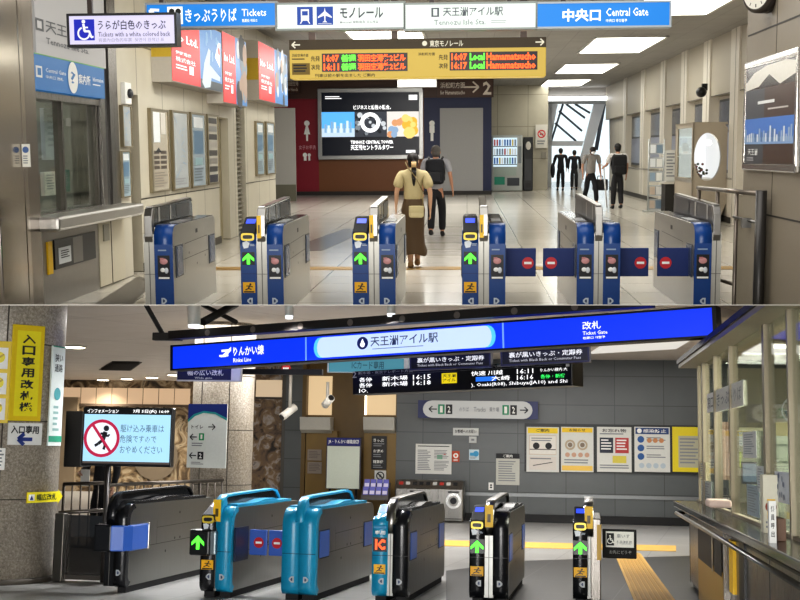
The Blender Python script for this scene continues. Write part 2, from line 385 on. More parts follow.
for i, y in enumerate(ps[:-1]):
    y0, y1 = y + 1.1, ps[i + 1] - .25
    g = G(); g.box(XR - .03, XR - .01, y0, y1, 1.05, 2.7, m('#3a3c40', .4)); g.box(XR - .05, XR - .03, y0 + .08, y1 - .08, 1.12, 1.95, m('#8b8fa0', .35, e=.0)); g.box(XR - .05, XR - .03, y0 + .08, y1 - .08, 2.0, 2.64, m('#565b68', .2))
    struct(T, g, 'window_%d' % (3 + i))
# near right wall block
XN = 2.74
g = G(); g.box(XN, 7.5, 8.5, 12.15, 0, 4.1, m('#8f8574', .5, var=.04)); g.box(XN - .004, XN, 8.5, 12.1, 2.675, 2.69, m('#3f3a33', .6)); g.box(XN - .004, XN, 8.5, 12.1, .985, 1.0, m('#2f2b26', .6)); g.box(XN - .004, XN, 11.0, 11.008, 1, 4.1, m('#5a5347', .6)); struct(T, g, 'wall_near_right')
# ceiling lamps
LP = m('#fffdf0', .5, e=5.0)
def lamp(x0, x1, y0, y1, label, grp):
    t = thing(T, 'ceiling_lamp', label, 'ceiling light', ((x0 + x1) / 2, (y0 + y1) / 2, 4.1), 0, grp); o = Vector(((x0 + x1) / 2, (y0 + y1) / 2, 4.1))
    g = G(o); fr = m('#c9c7c2', .5)
    for a in ((x0, x1, y0, y0 + .06), (x0, x1, y1 - .06, y1), (x0, x0 + .06, y0, y1), (x1 - .06, x1, y0, y1)): g.box(*a, 4.07, 4.1, fr)
    g.build(T, 'frame', t); g = G(o); g.box(x0 + .06, x1 - .06, y0 + .06, y1 - .06, 4.075, 4.095, LP); g.build(T, 'diffuser', t)
for y0, y1, w in ((18.6, 23.2, 'nearest the gates, beside the blue central gate sign'), (27.6, 32, 'second from the gates, right of the departure board'), (36, 40.4, 'third from the gates, smaller in view'), (44, 48.2, 'farthest one, above the panelled wall')):
    lamp(2.85, 4.5, y0, y1, 'square glowing ceiling light panel, ' + w, 'ceiling lights over the right lane')
for y0, y1, w in ((14, 18, 'directly above the departure board'), (23, 27.4, 'second along, glimpsed between the signs'), (32, 36.4, 'last along, over the advertisement screen side')): lamp(-2.6, -.9, y0, y1, 'glowing ceiling panel of the left row, ' + w, 'ceiling lights over the left lane')
g = G((2.6, 49.8, 3.65)); F = fY(T, 547, 96.5, 614, 100.5, 49.8); g.board(F, .12, m('#ffffff', .4, e=5)); tag(g.build(T, 'strip_light'), 'long bright horizontal strip light above the far glazed exit', 'strip light')
# ------------------------------------------------------------------ ticket office fittings
g = None
loc = Vector((XL + .1, (ya + yb) / 2, 0)); t = thing(T, 'ticket_counter', 'stainless steel ticket office counter with ledge and cut-out panel at left', 'counter', loc)
g = G(loc); g.box(XL, XL + .3, ya - .1, uy(122, XL), .82, .97, m('#b6b3ae', .35, .85)); g.build(T, 'ledge', t, .03)
g = G(loc); g.box(XL - .2, XL + .02, ya, uy(97, XL), 0, .82, m('#8a857e', .35, .6)); g.build(T, 'lower_panel', t)
g = G(loc); g.box(XL - .1, XL + .03, uy(97, XL), uy(122.5, XL), .02, .9, m('#c3bba6', .4)); g.box(XL + .03, XL + .036, uy(109, XL), uy(109.4, XL), .02, .9, m('#5a5347', .6)); g.box(XL + .03, XL + .045, uy(101, XL), uy(106.5, XL), .55, .75, m('#8b8779', .4)); g.build(T, 'side_cabinet', t)
g = G(loc); F = fX(T, 55, 240, 96, 270, XL + .04); g.board(F, .02, BLACK); g.board(F, .022, m('#6d6a66', .3, .8), .42, .05, .66, .95, .002); g.board(F, .02, m('#d9dcdc', .5), .08, .3, .36, .85, .006); g.lines(F, .12, .4, .32, .7, 4, INK, .008); g.build(T, 'coin_recess', t)
g = G(loc); F = fX(T, 48.5, 242, 53, 275, XL + .04); g.board(F, .02, YEL); g.build(T, 'yellow_strip', t)
# sign band above the office window
F = fX(T, 34.5, -30, 104, 52.5, XL + .04); loc = F.base(); t = thing(T, 'office_sign', 'white and blue lit sign band above the ticket office window', 'sign', loc)
g = G(loc); g.board(F, .12, m('#dedbd8', .5, e=.25)); g.build(T, 'panel', t)
F2 = fX(T, 34.5, 52.5, 104, 89, XL + .04); g = G(loc); g.board(F2, .12, m('#1672b4', .4, e=.45)); g.rect(F2, 0, 0, 1, .03, m('#7cb860', .5), .003); g.build(T, 'blue_panel', t)
g = G(loc); D = m('#54565a', .5); g.text(F, '天王洲アイル', .12, .56, .98, .72, D); g.text(F, 'Tennozu Isle Sta.', .12, .78, .72, .86, D); g.rect(F, .0, .57, .1, .72, D, .004); g.rect(F, .02, .6, .075, .69, m('#dedbd8', .5, e=.35), .005)
g.disc(F2, .5, .5, .17, WHITE); g.text(F2, '?', .465, .32, .535, .68, m('#1672b4', .4)); g.text(F2, '案内所', .58, .35, .76, .66, WHITE, bold=.02); g.text(F2, 'Information', .8, .36, .97, .5, WHITE); g.lines(F2, .8, .58, .95, .66, 1, WHITE)
g.rect(F2, .01, .34, .09, .66, WHITE); g.rect(F2, .03, .4, .075, .6, m('#1672b4', .4), .006); g.text(F2, 'Central Gate', .13, .36, .4, .48, WHITE); g.text(F2, '中央口 改札', .13, .56, .36, .66, WHITE); g.build(T, 'lettering', t)
# things seen inside the office
g = G((-5.3, 13.2, .9)); g.box(-5.6, -5.0, 12.3, 13.6, .8, .9, m('#6d6a60', .5)); g.box(-5.55, -5.5, 12.35, 12.4, 0, .8, BLACK); g.box(-5.1, -5.05, 13.5, 13.55, 0, .8, BLACK); g.box(-5.55, -5.5, 13.5, 13.55, 0, .8, BLACK); g.box(-5.1, -5.05, 12.35, 12.4, 0, .8, BLACK); tag(g.build(T, 'office_desk'), 'office desk standing behind the ticket window glass', 'desk')
def office(name, label, cat, u0, v0, u1, v1, c, X=XL - .35):
    F = fX(T, u0, v0, u1, v1, X); loc = F.base(); g = G(loc); g.board(F, .05, c); g.lines(F, .15, .12, .85, .8, 6, m('#a9b0b4', .6), .002); return tag(g.build(T, name, None, .004), label, cat)
office('wall_notice', 'pale notices pinned inside the left part of the ticket window', 'notice', 45, 108, 62, 160, m('#c8d0d8', .6)); office('paper_stack', 'white paper stack behind the ticket window, lower left', 'papers', 45, 172, 56, 196, WHITE); office('folder', 'teal folder standing behind the ticket window', 'folder', 63, 170, 70, 192, m('#2f8f86', .5)); office('door_notice', 'narrow white strip notice behind the right pane of the ticket window', 'notice', 88, 148, 95, 178, WHITE)
F = fX(T, 74, 118, 101, 126, XL - .4); loc = F.base(); g = G(loc); g.board(F, .1, m('#d0ccc6', .3, .6)); g.cyl(F.pt(.15, .5, -.05), F.pt(.15, 7, -.05), .03, m('#d0ccc6', .3, .6)); g.cyl(F.pt(.4, .5, -.05), F.pt(.4, 7, -.05), .03, m('#d0ccc6', .3, .6)); tag(g.build(T, 'metal_rack'), 'pale metal rack frame behind the right pane of the ticket window', 'rack')
F = fY(T, 22, 144, 30, 167, 11.19); g = G(F.base()); g.board(F, .01, m('#e8e6da', .5)); g.disc(F, .5, .25, .03, m('#4d6a9c', .5)); g.lines(F, .15, .5, .85, .9, 4, GREYINK); tag(g.build(T, 'door_sticker'), 'small pale instruction sticker on the steel column at far left', 'sticker')
# ------------------------------------------------------------------ hanging signs
def sign_box(H, F, depth, name, label, cat, board, edge, draw, group=None, rods=(), rod_top=None, frame=.02):
    loc = F.base(); t = thing(H, name, label, cat, loc, 0, group)
    g = G(loc); g.board(F, depth, board, l=0); g.build(H, 'panel', t)
    if frame:
        g = G(loc); a = frame / F.w; b = frame / F.h
        for q in ((-a, -b, 1 + a, 0), (-a, 1, 1 + a, 1 + b), (-a, 0, 0, 1), (1, 0, 1 + a, 1)): g.board(F, depth + .01, edge, *q, l=.008)
        g.build(H, 'frame', t)
    if draw:
        g = G(loc); draw(g, F); g.build(H, 'lettering', t)
    for a in rods:
        g = G(loc); p = F.pt(a, 0, -depth / 2); g.box(p.x - .022, p.x + .022, p.y - .02, p.y + .02, p.z, rod_top, m('#3a2c26', .4)); g.build(H, 'hanging_rod', t)
    return t
def wheelchair(g, F, a, b, s, mt):                       # s = size in metres
    def P(x, y): return (a + x * s / F.w, b + y * s / F.h)
    g.disc(F, *P(-.02, -.38), .085 * s, mt); g.line(F, P(-.03, -.28), P(.02, .05), .11 * s, mt); g.line(F, P(-.0, .05), P(.24, .05), .1 * s, mt); g.line(F, P(.22, .03), P(.32, .32), .1 * s, mt); g.line(F, P(.3, .33), P(.42, .29), .08 * s, mt); g.line(F, P(-.02, -.12), P(.18, -.12), .07 * s, mt)
    c = F.pt(*P(-.02, .14), .006); n = 20; o = []; q = []
    for k in range(n + 1):
        th = math.radians(110 + 240 * k / n); d = F.r * math.cos(th) + F.u * math.sin(th); o.append(c + d * (.3 * s)); q.append(c + d * (.22 * s))
    for k in range(n): g.add([o[k], o[k + 1], q[k + 1], q[k]], [(0, 1, 2, 3)], mt)
def arrow(g, F, a, b, s, ang, mt, w=.16):                # arrow centred at a,b pointing at ang (degrees, 0 = right, 90 = up)
    c, q = math.cos(math.radians(ang)), math.sin(math.radians(ang))
    def P(x, y): return (a + (x * c - y * q) * s / F.w, b - (x * q + y * c) * s / F.h)
    g.line(F, P(-.5, 0), P(.42, 0), w * s, mt); g.line(F, P(.5, .0), P(.08, .38), w * s, mt); g.line(F, P(.5, -.0), P(.08, -.38), w * s, mt)
F = fY(T, 69.5, 15.5, 174.5, 44, 10.9)
LAV = m('#dcd6f4', .5, e=.7)
def d1(g, F):
    k = m('#33324a', .5); bl = m('#0b22c8', .5, e=.5)
    g.rect(F, .045, .12, .24, .86, bl, .004); wheelchair(g, F, .142, .5, .2, m('#ffffff', .5, e=.6)); g.text(F, 'うらが白色のきっぷ', .275, .16, .92, .5, k, bold=.012); g.text(F, 'Tickets with a white colored back', .275, .57, .96, .74, m('#5f5d74', .5), bold=.006); g.text(F, '背面为白色的车票  뒷면이 흰색인 표', .275, .79, .9, .92, m('#a19fb2', .5), bold=0)
sign_box(T, F, .16, 'ticket_colour_sign', 'lit lavender hanging sign with wheelchair symbol for white backed tickets', 'sign', LAV, m('#1c1a1e', .4), d1, None, (.18,), 3.6, .022)
SY = 12.6; SIGNS = 'row of lit overhead signs'
def d2(g, F):
    W = m('#ffffff', .5, e=.8)
    g.text(F, 'きっぷうりば', .3, .2, .7, .82, W, bold=.016); g.text(F, 'Tickets', .74, .25, .93, .58, W); g.text(F, '售票处 매표소', .74, .7, .86, .85, W)
    g.rect(F, .16, .1, .28, .9, W, .004); g.disc(F, .195, .32, .03, BLACK); g.disc(F, .245, .32, .03, BLACK); g.rect(F, .18, .45, .21, .85, BLACK, .006); g.rect(F, .23, .45, .26, .85, BLACK, .006)
    arrow(g, F, .07, .5, .17, 135, W)
sign_box(T, fY(T, 147, 4, 275.5, 26, SY), .2, 'overhead_sign', 'blue overhead sign for tickets with a diagonal arrow, at left of the row', 'sign', LBLUE, m('#9aa0a4', .4), d2, SIGNS, (.1, .9), 4.1)
LWARM = m('#e4eee6', .5, e=.75)
def d3(g, F):
    k = m('#3c4048', .5); b = m('#1650b8', .5, e=.4); W = m('#ffffff', .5, e=.5)
    g.rect(F, .16, .1, .285, .86, b, .004); g.rect(F, .315, .1, .445, .86, b, .004)
    g.rect(F, .19, .2, .255, .68, W, .006); g.rect(F, .2, .28, .245, .46, b, .007); g.line(F, (.2, .68), (.185, .8), .012, W); g.line(F, (.245, .68), (.26, .8), .012, W)
    pl = [(.38, .14), (.386, .3), (.435, .52), (.435, .58), (.386, .48), (.384, .68), (.4, .76), (.36, .76), (.376, .68), (.374, .48), (.325, .58), (.325, .52), (.374, .3)]; g.poly(F, pl, W); g.lines(F, .325, .8, .435, .84, 1, W)
    g.text(F, 'モノレール', .5, .16, .84, .6, k, bold=.02); g.text(F, 'Monorail 单轨电车 모노레일', .5, .7, .8, .82, GREYINK)
sign_box(T, fY(T, 277, 4, 403.5, 28, SY), .2, 'overhead_sign', 'white overhead sign with train and airplane symbols on blue squares', 'sign', LWARM, m('#8d9490', .4), d3, SIGNS, (.3, .78), 4.1)
def d4(g, F):
    k = m('#565c62', .5); g.text(F, '天王洲アイル駅', .29, .12, .75, .5, k, bold=.012); g.text(F, 'Tennozu Isle Sta.', .22, .64, .62, .86, m('#7a8284', .5), bold=.004); g.rect(F, .2, .14, .26, .52, k, .004); g.rect(F, .215, .2, .245, .46, LWARM, .005); g.lines(F, .66, .68, .78, .84, 2, m('#b0b8b8', .5))
sign_box(T, fY(T, 405.5, 4, 535.5, 28, SY), .2, 'overhead_sign', 'white overhead sign with the station name in grey characters', 'sign', LWARM, m('#8d9490', .4), d4, SIGNS, (.2, .8), 4.1)
def d5(g, F):
    W = m('#ffffff', .5, e=.9); g.text(F, '中央口', .19, .24, .48, .8, W, bold=.03); g.text(F, 'Central Gate', .52, .22, .84, .58, W, bold=.01); g.text(F, '中央口 중앙출구', .52, .7, .68, .84, W)
sign_box(T, fY(T, 537.5, 3, 669.5, 26, SY), .2, 'overhead_sign', 'blue overhead sign reading Central Gate, at right of the row', 'sign', LBLUE, m('#a8b2b8', .4), d5, SIGNS, (.2, .8), 4.1)
# departure board
F = fY(T, 289.5, 38.5, 546, 77.5, 14.6); loc = F.base(); t = thing(T, 'departure_board', 'yellow hanging departure board with two orange and green display windows', 'departure board', loc)
YB1 = m('#e0bf55', .45, e=.6); BR = m('#4a3a1c', .5)
g = G(loc); g.board(F, .35, YB1); g.build(T, 'panel', t, .01)
g = G(loc); g.board(F, .36, BR, 0, 0, 1, .26, .006); g.build(T, 'header_strip', t)
OR = m('#ff5a1e', .5, e=2.2); GR = m('#5af03c', .5, e=2.0)
for a0, a1, rows in ((.128, .463, (('16:07', '普通', '羽田空港第2ビル'), ('16:11', '普通', '羽田空港第2ビル'))), (.627, .967, (('16:07', 'Local', 'Hamamatsucho'), ('16:17', 'Local', 'Hamamatsucho')))):
    g = G(loc); g.board(F, .02, m('#1c0a08', .3), a0, .36, a1, .83, .012); ds = g.build(T, 'display', t)
    g = G(loc); g.rect(F, a0, .36, a1, .83, m('#2a0f0a', .3), .0125)
    for i, (x, y, z) in enumerate(rows):
        b0 = .39 + i * .22; b1 = b0 + .19; w = a1 - a0
        g.text(F, x, a0 + .02 * w, b0, a0 + .2 * w, b1, OR, .016, .04); g.text(F, y, a0 + .23 * w, b0, a0 + .4 * w, b1, GR, .016, .04); g.text(F, z, a0 + .42 * w, b0, a0 + .98 * w, b1, OR, .016, .035)
    g.build(T, 'display_lettering', ds)
g = G(loc); WW = m('#f6f0d8', .5, e=.6); arrow(g, Face(F.pt(0, 0, .01), F.r, F.u, F.w, F.h), .027, .13, .1, 180, WW); arrow(g, Face(F.pt(0, 0, .01), F.r, F.u, F.w, F.h), .975, .13, .1, 0, WW); g.text(F, '東京モノレール', .55, .05, .68, .22, WW, .012, .02); g.disc(F, .53, .13, .03, WW, .012)
for a in (0, .5): g.text(F, '先発', a + .085, .42, a + .12, .56, INK, .01); g.text(F, '次発', a + .085, .64, a + .12, .78, INK, .01)
g.text(F, '羽田空港方面', .01, .36, .075, .44, INK, .01); g.text(F, '浜松町方面', .505, .36, .57, .44, INK, .01); g.lines(F, .01, .48, .075, .54, 1, INK, .01); g.rect(F, .01, .6, .08, .9, m('#8a7020', .5), .008); g.lines(F, .015, .64, .075, .86, 3, INK, .01); g.text(F, '列車は前の駅を出ました ご案内', .1, .88, .335, .97, INK, .01); g.build(T, 'lettering', t)
for a in (.085, .41, .915):
    g = G(loc); p = F.pt(a, 0, -.15); g.box(p.x - .04, p.x + .04, p.y - .03, p.y + .03, p.z, 4.1, m('#5a4a44', .4)); g.build(T, 'hanging_post', t)
F = fY(T, 398, 80, 436, 86.5, 36); sign_box(T, F, .1, 'ceiling_sign', 'small pale blank sign hanging under the departure board', 'sign', m('#cfd0cc', .5), m('#8d8d8a', .5), None, None, (.1, .9), 4.1)
# toilet block signs
def drawtop(g, F):
    W = m('#e8ddd0', .5); g.text(F, '浜松町方面', .06, .12, .5, .48, W); g.text(F, 'for Hamamatsucho', .06, .6, .5, .85, W); arrow(g, F, .62, .42, .5, 0, W, .12); g.text(F, '2', .82, .1, .97, .88, W, bold=.03)
sign_box(T, fY(T, 437, 80, 493, 97, YB - .15), .05, 'platform_sign', 'brown sign with arrow and number 2 above the navy wall', 'sign', m('#4f3428', .45), m('#3c261e', .4), drawtop)
def d6(g, F): g.text(F, '羽田空港', .1, .1, .95, .45, m('#c8b8a8', .5)); g.text(F, 'for Haneda', .1, .6, .9, .85, m('#c8b8a8', .5))
sign_box(T, fY(T, 286, 80, 299, 93, YB - .15), .05, 'platform_sign', 'small brown sign at the left top of the maroon wall', 'sign', m('#4f3428', .45), m('#3c261e', .4), d6)
def person_sym(g, F, woman, mt):
    g.ball(F.pt(.5, .08, 0), (.12, .02, .12), mt) if False else g.disc(F, .5, .09, .1, mt)
    if woman: g.poly(F, [(.4, .2), (.6, .2), (.85, .66), (.62, .66), (.6, 1), (.4, 1), (.38, .66), (.15, .66)], mt)
    else: g.poly(F, [(.22, .2), (.78, .2), (.78, .58), (.66, .58), (.66, 1), (.34, 1), (.34, .58), (.22, .58)], mt)
for u0, w, lab in ((302.5, True, 'white woman figure symbol on the maroon toilet wall'), (427.5, False, 'white man figure symbol on the navy toilet wall')):
    F = fY(T, u0, 121.5, u0 + 9, 141, YB - .01); g = G(F.base()); person_sym(g, F, w, WHITE)
    if w: F3 = fY(T, 299, 145, 316, 161, YB - .01); g.text(F3, '女子お手洗', 0, .02, 1, .28, m('#d8a0a8', .5)); g.disc(F3, .35, .62, .08, WHITE); g.disc(F3, .6, .62, .06, WHITE); g.rect(F3, .28, .7, .44, .98, WHITE); g.rect(F3, .54, .7, .66, .98, WHITE)
    tag(g.build(T, 'toilet_symbol'), lab, 'symbol')
# advertisement screen
F = fY(T, 318, 88, 422.5, 159.5, YB - .2); loc = F.base(); t = thing(T, 'advertising_screen', 'large lit advertisement screen in silver frame showing city and gears', 'screen', loc)
g = G(loc); a, b = .035, .055
for q in ((0, 0, 1, b), (0, 1 - b, 1, 1), (0, b, a, 1 - b), (1 - a, b, 1, 1 - b)): g.board(F, .18, m('#b4b4b2', .3, .7), *q)
g.build(T, 'frame', t, .02)
g = G(loc); DK = m('#0a0f1c', .3, e=.6); W = m('#ffffff', .5, e=1.1); g.board(F, .12, DK, a, b, 1 - a, 1 - b, -.05)
l = -.045; y0, y1 = .33, .68; g.rect(F, a, y0, .35, y1, m('#5fb0f0', .5, e=1.0), l); g.rect(F, a, .56, .35, y1, m('#c8dcec', .5, e=.9), l + .002)
for i in range(9): x = .06 + i * .03; hh = random.uniform(.05, .16); g.rect(F, x, .6 - hh, x + .022, .62, m('#dcecf8', .5, e=.9) if i % 2 else m('#8fb8dc', .5, e=.8), l + .004)
g.rect(F, .35, y0, .66, y1, m('#4a4e58', .5, e=.6), l)
for i in range(26): g.disc(F, random.uniform(.37, .64), random.uniform(.36, .65), random.uniform(.04, .12), random.choice([m('#d8dde2', .5, e=.8), m('#2c3038', .5, e=.4), m('#9aa2aa', .5, e=.6)]), l + .003 + i * .0004, 10)
g.disc(F, .5, .48, .36, W, l + .015, r2=.22); g.rect(F, .66, y0, 1 - a, y1, m('#e8e2dc', .5, e=.9), l)
for i in range(12): g.disc(F, random.uniform(.83, .93), random.uniform(.4, .64), random.uniform(.08, .22), random.choice([m('#f4b840', .5, e=.9), m('#f8d880', .5, e=.9)]), l + .003 + i * .0004, 10)
for i in range(8): g.disc(F, random.uniform(.68, .8), random.uniform(.45, .66), random.uniform(.06, .14), random.choice([m('#9ab8d8', .5, e=.8), m('#e8a878', .5, e=.8)]), l + .003 + i * .0004, 10)
g.build(T, 'picture', t)
g = G(loc); g.text(F, 'ビジネスと感性の融合。', .34, .235, .7, .3, W, -.04, .03); g.text(F, 'TENNOZ CENTRAL TOWER', .31, .73, .72, .78, W, -.04, .04); g.text(F, '天王洲セントラルタワー', .31, .79, .72, .87, W, -.04, .04); g.lines(F, .07, .11, .25, .16, 2, W, -.04); g.rect(F, .87, .1, .95, .17, W, -.04); g.rect(F, .84, .87, .93, .91, W, -.04); g.build(T, 'lettering', t)
# red advertisement light boxes on the left wall
XA = -4.07
def adbox(u0, u1, v0, v1, label, art):
    F = fX(T, u0, v0, u1, v1, XA); loc = F.base(); t = thing(T, 'advertising_lightbox', label, 'advertisement', loc, 0, 'red light boxes on the left wall')
    g = G(loc); g.board(F, .3, m('#8e8478', .3, .8)); g.build(T, 'housing', t, .01)
    g = G(loc); g.rect(F, .0, .02, .52, .98, LRED, .006); g.rect(F, .52, .02, 1, .98, m('#4a88c4', .4, e=.7), .006)
    W = m('#ffffff', .5, e=.9)
    if art == 0:
        g.poly(F, [(.55, .9), (.6, .6), (.7, .35), (.74, .38), (.72, .6), (.95, .75), (.95, .82), (.75, .8), (.72, .95), (.6, .98)], m('#d8e4ec', .5, e=.7), .009); g.poly(F, [(.84, .45), (.92, .2), (.97, .2), (.95, .6)], W, .009); g.disc(F, .93, .34, .07, LRED, .012); g.rect(F, .52, .85, 1, .98, m('#6a747c', .5, e=.3), .008)
        for i in range(10): g.disc(F, random.uniform(.55, .95), random.uniform(.1, .5), random.uniform(.05, .12), m('#9cc4e8', .5, e=.6), .007 + i * .0002, 10)
    else:
        for i in range(22): g.disc(F, random.uniform(.58, .95), random.uniform(.08, .92), random.uniform(.1, .24), random.choice([m('#e8ecee', .5, e=.6), m('#3a4452', .5), m('#aab8c4', .5, e=.4), m('#d8b8a0', .5, e=.4)]), .007 + i * .0003, 10)
    g.build(T, 'picture', t)
    g = G(loc); g.text(F, 'Ito Ltd.', .04, .3, .48, .42, W, .012, .03); g.text(F, '伊藤電機', .06, .55, .34, .6, W, .012); g.text(F, '株式会社', .06, .63, .42, .7, W, .012); g.rect(F, .3, .72, .38, .84, W, .012); g.lines(F, .06, .74, .26, .82, 2, W, .012); g.build(T, 'lettering', t)
    E = Face((F.o.x - .3, F.o.y - .004, F.o.z), (1, 0, 0), (0, 0, 1), .3, F.h); g = G(loc); g.board(E, .004, m('#c8c2b8', .4)); g.rect(E, 0, .3, 1, .66, m('#d8b83a', .5), .003); g.build(T, 'end_panel', t)
adbox(171, 221, 8, 81.5, 'red light box with an airplane picture, nearest on the left wall', 0)
adbox(222.5, 246, 30, 103, 'red light box with a worker picture, second on the left wall', 1)
adbox(258.5, 287, 40, 100, 'red light box with pale picture, farthest on the left wall', 2)
# framed notices on the left wall
def wall_poster(u0, u1, v0, v1, label, kind):
    F = fX(T, u0, v0, u1, v1, XL + .05); loc = F.base(); t = thing(T, 'framed_notice', label, 'notice frame', loc, 0, 'framed notices along the left wall')
    g = G(loc); a = .07; b = .025
    for q in ((0, 0, 1, b), (0, 1 - b, 1, 1), (0, b, a, 1 - b), (1 - a, b, 1, 1 - b)): g.board(F, .05, m('#8a8068', .35, .6), *q)
    g.build(T, 'frame', t); g = G(loc)
    base = {0: '#b8b0a0', 1: '#b9bfc2', 2: '#a9b8c4', 3: '#d8d4c8', 4: '#a8bcc8'}[kind]
    g.board(F, .03, m(base, .25), a, b, 1 - a, 1 - b, -.015); l = -.012
    if kind == 0:
        g.rect(F, .15, .04, .5, .4, m('#e8eef2', .3), l); g.rect(F, .55, .04, .8, .3, m('#d8d4cc', .3), l)
        for i in range(8): g.rect(F, .15 + .35 * (i % 2), .5 + .06 * (i // 2), .42 + .4 * (i % 2), .54 + .06 * (i // 2), m('#4d4238', .5), l)
        g.poly(F, [(.2, .52), (.4, .46), (.55, .52)], INK, l + .001); g.lines(F, .15, .76, .85, .95, 6, m('#7a7064', .5), l)
    elif kind == 1:
        for i in range(16): a0 = random.uniform(.12, .7); b0 = random.uniform(.05, .9); g.line(F, (a0, b0), (a0 + random.uniform(-.1, .25), b0 + random.uniform(-.08, .08)), .012, m('#7d97b0', .5), l + i * .0002)
        g.lines(F, .14, .85, .86, .95, 3, GREYINK, l)
    elif kind == 2 or kind == 4:
        g.rect(F, .2, .06, .8, .2, m('#e4eaee', .3), l); g.rect(F, .2, .24, .8, .55, m('#5d7f9c', .4), l); g.rect(F, .25, .6, .75, .7, m('#8fb0b8', .4), l); g.lines(F, .18, .74, .82, .93, 5, m('#5a6a74', .5), l)
    else:
        for i, c in enumerate(('#3c3a38', '#8a8a88', '#3c3a38', '#b0aca4', '#46423e', '#8f8b84', '#3a3836')): g.rect(F, .14, .05 + .115 * i, .86, .13 + .115 * i, m(c, .5), l)
        g.rect(F, .14, .86, .86, .97, m('#2c2c3c', .5), l)
    g.build(T, 'sheet', t)
for a in ((152, 170.5, 108, 193.5, 'tall framed notice with photographs, nearest on the cream wall', 0), (173.5, 190, 110, 191, 'framed pale map notice, second along the cream wall', 1), (192, 207, 112, 188.5, 'framed blue tinted notice, third along the cream wall', 2), (208.5, 219.5, 114, 185, 'framed black and white timetable, fourth along the cream wall', 3), (257, 265, 121, 176, 'framed blue notice beyond the louvred door, left of a pair', 4), (267, 275.5, 121.5, 175, 'framed blue notice beyond the louvred door, right of a pair', 2), (123.5, 132.5, 105, 147, 'small framed poster above another, beside the ticket office', 1), (123, 132, 151, 198, 'small framed poster below another, beside the ticket office', 4)): wall_poster(*a)
F = fX(T, 125.5, 82, 131.5, 104, XL + .06); g = G(F.base()); g.board(F, .08, WHITE); g.ball(F.pt(.5, .5, .02), (.04, .06, .06), m('#3a3c40', .3)); tag(g.build(T, 'wall_sensor', None, .01), 'small white sensor box above posters beside the ticket office', 'sensor')
# ================================================================== ticket gates (both storeys)
def rrect(L, z0, z1, rft, rrt, rb, n=6):
    """side outline (y, z), starting at the front bottom and going up, over the top and down the back"""
    P = []
    def arc(cy, cz, r, a0, a1):
        for k in range(n + 1):
            t = math.radians(a0 + (a1 - a0) * k / n); P.append((cy + r * math.cos(t), cz + r * math.sin(t)))
    if rb: arc(rb, z0 + rb, rb, 270, 180)
    else: P.append((0, z0))
    arc(rft, z1 - rft, rft, 180, 90); arc(L - rrt, z1 - rrt, rrt, 90, 0)
    if rb: arc(L - rb, z0 + rb, rb, 360, 270)
    else: P.append((L, z0))
    return P
def strip(g, path, t, x0, x1, mt, smooth=True):
    """band of thickness t following a (y, z) path, outside of it, from x0 to x1"""
    O = []
    for i, (y, z) in enumerate(path):
        a = path[max(0, i - 1)]; b = path[min(len(path) - 1, i + 1)]; d = Vector((b[0] - a[0], b[1] - a[1])).normalized(); O.append((y - d.y * t, z + d.x * t))
    n = len(path)
    for i in range(n - 1):
        A, C_, D_, E_ = path[i], path[i + 1], O[i + 1], O[i]
        vs = [(x, p[0], p[1]) for x in (x0, x1) for p in (A, C_, D_, E_)]
        g.add(vs, [(0, 1, 2, 3), (4, 7, 6, 5)], mt); g.add(vs, [(3, 2, 6, 7), (0, 4, 5, 1)], mt, smooth)
        if i == 0: g.add(vs, [(0, 3, 7, 4)], mt)
        if i == n - 2: g.add(vs, [(1, 5, 6, 2)], mt)
def sideface(x, sgn, y0, y1, z0, z1):
    """rectangle on a gate's side; sgn = +1 right side, -1 left side"""
    return Face((x, y0 if sgn > 0 else y1, z1), (0, 1, 0) if sgn > 0 else (0, -1, 0), (0, 0, 1), y1 - y0, z1 - z0)
def frontface(x0, x1, z0, z1, y=0.0): return Face((x0, y, z1), (1, 0, 0), (0, 0, 1), x1 - x0, z1 - z0)
GREEN = m('#54ff3c', .5, e=2.0)
def gate_arrow(par, H, x0, x1, z0, z1, y):
    g = G(); F = frontface(x0, x1, z0, z1, y); g.board(F, .012, m('#0c1a12', .3)); 
    g.poly(F, [(.5, .08), (.95, .5), (.95, .72), (.62, .46), (.62, .95), (.38, .95), (.38, .46), (.05, .72), (.05, .5)], GREEN, .004); g.build(H, 'arrow_light', par)
def sticker_run(par, H, x0, x1, z0, z1, y):
    g = G(); F = frontface(x0, x1, z0, z1, y); g.board(F, .004, m('#f4b818', .5)); k = BLACK
    g.disc(F, .62, .2, .1 * F.h, k, .003, 10); g.line(F, (.58, .3), (.45, .58), .12 * F.h, k, .003); g.line(F, (.45, .58), (.7, .68), .09 * F.h, k, .003); g.line(F, (.45, .58), (.2, .74), .09 * F.h, k, .003); g.line(F, (.56, .36), (.82, .44), .08 * F.h, k, .003); g.line(F, (.56, .36), (.28, .36), .08 * F.h, k, .003); g.rect(F, .08, .84, .92, .96, k, .003); g.build(H, 'warning_sticker', par)
def d_mark(g, x, z, y, left, s=.06, mt=None):
    F = frontface(x - s / 2, x + s / 2, z - s / 2, z + s / 2, y); c = mt or m('#c9d2dc', .4)
    P = [(.1, 0), (.6, 0), (1, .35), (1, .65), (.6, 1), (.1, 1)]; Q = [(.35, .25), (.55, .25), (.7, .45), (.7, .55), (.55, .75), (.35, .75)]
    if left: P = [(1 - a, b) for a, b in P]; Q = [(1 - a, b) for a, b in Q]
    g.poly(F, P, c, .003); g.poly(F, Q, m('#3a4a6a', .4), .005)
def no_entry(g, F, a, b, r, l=.006):
    g.disc(F, a, b, r, m('#c01828', .4), l); w = r * .62; g.rect(F, a - w / F.w, b - r * .2 / F.h, a + w / F.w, b + r * .2 / F.h, WHITE, l + .002)
